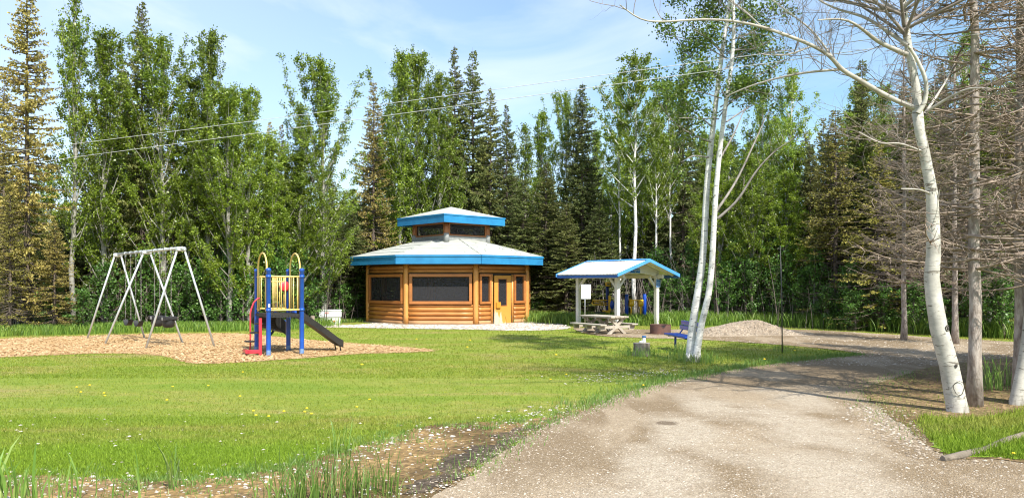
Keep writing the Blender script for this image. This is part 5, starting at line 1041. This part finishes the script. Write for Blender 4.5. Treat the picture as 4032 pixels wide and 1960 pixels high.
# dead spruces: straight trunk, whorls of drooping twiggy boughs
def deadspruce(seed, H, r0, R, z0, twig=1.0, curlup=.3):
    r = np.random.RandomState(seed); tr = MB(); cr = MB(); zz = np.linspace(-.03, H, 14); tr.tube(np.column_stack([r.normal(0, .012, 14), r.normal(0, .012, 14), zz]), r0 * (1 - zz / H * .75) + np.where(zz < .1, .03, 0), 12)
    z = z0
    while z < H:
        t = (z - z0) / (H - z0)
        for _ in range(r.randint(3, 5)):
            a = r.uniform(0, 6.28); L = R * (1 - .65 * t) * r.uniform(.45, 1.15); dh = np.array((math.cos(a), math.sin(a), 0)); sag = r.uniform(-.35, .2); ss = np.linspace(0, 1, 7); cur = np.array([dh * L * s + np.array((-dh[1], dh[0], 0)) * L * .12 * math.sin(s * 3 + a) + np.array((0, 0, L * (sag * s + curlup * s * s))) for s in ss]) + (0, 0, z)
            tr_r = .008 + .006 * L; cr.tube(cur, np.linspace(tr_r, .003, 7), 4, cap=False); n = int(L / .05 * twig)
            for k in range(n):
                s = r.uniform(.15, 1); b_ = np.array([np.interp(s, ss, cur[:, i]) for i in range(3)]); sg = r.choice([-1, 1]); d = unit(dh * .6 + np.array((-dh[1], dh[0], 0)) * sg * r.uniform(.3, 1) + (0, 0, r.uniform(-.7, .15))); l = r.uniform(.12, .42) * (1.1 - .5 * s)
                e1_ = b_ + d * l * .5 + r.normal(0, .02, 3); e2 = e1_ + unit(d + r.normal(0, .4, 3) + (0, 0, .1)) * l * .5; cr.tube([b_, e1_, e2], [.0065, .005, .003], 3, cap=False)
                if r.uniform() < .6: cr.tube([e1_, e1_ + unit(d + r.normal(0, .7, 3)) * l * .45], [.0045, .002], 3, cap=False)
        z += r.uniform(.09, .18)
    return tr.mesh('dead_trunk', SBARK), cr.mesh('dead_boughs', TWIGD)
SBARK = simple('pale_spruce_bark', (.46, .40, .35), (.20, .155, .125), 6, .9, .8, (3, 3, 1), bd=.02)
d1 = deadspruce(201, 9.5, .088, 1.8, 1.9, .75); d3 = deadspruce(203, 9.5, .12, 2.2, 1.5, .45); d2 = deadspruce(202, 9.5, .10, 1.85, 1.7, .75)
def dead(px, d, v, label, s=1.0, rz=0, group=None, x=None):
    r = empty('bare_spruce', (((px - CX) / F * d) if x is None else x, d, 0), rz, label, 'dead spruce', group); r.scale = (s, s, s); link_mesh('trunk', v[0], r); link_mesh('boughs', v[1], r); return r
dead(3838, 10.55, d1, 'bare grey brown spruce trunk standing right behind the thick pale aspen', 1.0, .3)
dead(4018, 10.9, d2, 'bare dead spruce whose trunk stands at the right edge', 1.0, 1.5)
dead(3560, 23, d1, 'dead brown spruce across the road behind the forked aspen', .9, 2.2)
dead(3760, 21.5, d2, 'dead brown spruce across the road between aspen and right edge', .85, 3.2)
# second pale stem at the right edge
g = MB(); D = 10.7; r = empty('leaning_aspen', (0, 0, 0), 0, 'grey aspen stem leaning up out of view at the right edge', 'aspen'); rs = np.random.RandomState(15); limb(g, [(4000, 1605), (4022, 1500), (4050, 1350), (4070, 1100), (4085, 800), (4100, 400), (4110, 0), (4120, -300)], D, 0, .10, .05, rs, -1, n=12); g.build('trunk', ASPEN, r); g = MB()
for y0 in (500, 300, 100, -50): limb(g, [(4100, y0), (4000, y0 - 100), (3900, y0 - 230)], D, rs.uniform(-1, .5), .022, .006, rs, 2, .3, .5, 6, kids=3)
g.build('branches', [AL, AT], r); reloc(r, (float((4000 - CX) / F * D), D, 0))
# trees just outside the view whose shadows cross the road
for k, (x, y, v, s) in enumerate(((9.2, 11.4, d3, 1.0), (9.3, 12.5, d1, 1.0), (9.6, 10.3, d3, 1.0), (10.9, 11.6, d3, 1.1), (9.8, 13.0, d3, 1.0), (9.7, 12.0, d2, 1.0), (10.0, 11.0, d3, 1.1), (10.3, 13.7, d3, 1.0), (10.4, 12.1, d1, 1.1), (11.2, 13.8, d3, 1.1), (10.6, 10.4, d3, 1.1), (12.0, 12.0, d2, 1.1))):
    dead(0, y, v, 'bare spruce out of view right of the road, casting shadow stripes', s, k * 1.3 + .7, 'spruces beyond the right edge of view', x=x)
for k, (x, y) in enumerate(((9.9, 11.9), (10.8, 13.2), (12.2, 15.2), (11.4, 11.2), (13.2, 13.2))):
    tree('yel', CX + F * x / y, HY - (8.5 - CH) * F / y, y, 'living spruce out of view right of the road, casting dappled shade', 'living spruces beyond the right edge of view', .9)
# ================================================================== LIGHT, SKY, CAMERA
AZ, EL = math.radians(149), math.radians(47.5)
L = bpy.data.lights.new('sun', 'SUN'); L.energy = 4.5; L.angle = math.radians(.53); L.color = (1.0, .95, .87); lo = bpy.data.objects.new('sun', L); COL.objects.link(lo)
dv = Vector((math.sin(AZ) * math.cos(EL), math.cos(AZ) * math.cos(EL), math.sin(EL))); lo.rotation_euler = dv.to_track_quat('Z', 'Y').to_euler(); lo.location = dv * 50
W = bpy.data.worlds.new('World'); SC.world = W; W.use_nodes = True; nt = W.node_tree; bg = nt.nodes['Background']; sk = N(nt, 'ShaderNodeTexSky'); sk.sky_type = 'NISHITA'; sk.sun_disc = False; sk.sun_elevation = EL; sk.sun_rotation = AZ; sk.air_density = 1.0; sk.dust_density = 1.2; sk.ozone_density = 1.6
tc = N(nt, 'ShaderNodeTexCoord'); mp = N(nt, 'ShaderNodeMapping'); mp.inputs['Scale'].default_value = (1.1, 1.1, 3.2); mp.inputs['Rotation'].default_value = (.0, .35, .5); nt.links.new(tc.outputs['Generated'], mp.inputs[0])
n1 = noise(nt, mp.outputs[0], 2.0, 7, .55, .7); cl_ = ramp(nt, n1, [(.46, (0, 0, 0)), (.78, (.7, .7, .7))]); sx = N(nt, 'ShaderNodeSeparateXYZ'); nt.links.new(tc.outputs['Generated'], sx.inputs[0])
lft = N(nt, 'ShaderNodeMath', operation='MULTIPLY_ADD'); nt.links.new(sx.outputs[0], lft.inputs[0]); lft.inputs[1].default_value = -.6; lft.inputs[2].default_value = .12; lc = N(nt, 'ShaderNodeClamp'); nt.links.new(lft.outputs[0], lc.inputs[0])
ad = N(nt, 'ShaderNodeMath', operation='ADD'); ad.use_clamp = True; nt.links.new(cl_, ad.inputs[0]); nt.links.new(lc.outputs[0], ad.inputs[1])
skc = mix(nt, 1.0, sk.outputs[0], (.80, .90, .88), 'MULTIPLY'); cm = mix(nt, ad.outputs[0], skc, (3.9, 4.35, 5.7)); nt.links.new(cm, bg.inputs[0]); bg.inputs[1].default_value = .148
cam = bpy.data.cameras.new('camera'); co = bpy.data.objects.new('camera', cam); COL.objects.link(co); SC.camera = co; co.location = (0, 0, CH); co.rotation_euler = (math.pi / 2, 0, 0)
cam.sensor_width = 36; cam.lens = 36 * F / 4032; cam.shift_y = (HY - 980) / 4032; cam.clip_end = 2000; cam.clip_start = .05
SC.view_settings.view_transform = 'Standard'; SC.view_settings.look = 'None'; SC.view_settings.exposure = .85; SC.view_settings.gamma = 1
SC.cycles.pixel_filter_type = 'BLACKMAN_HARRIS'; SC.cycles.filter_width = 1.1; SC.cycles.max_bounces = 6; SC.cycles.transparent_max_bounces = 12; SC.cycles.diffuse_bounces = 3; SC.cycles.transmission_bounces = 3; SC.cycles.caustics_reflective = False; SC.cycles.caustics_refractive = False
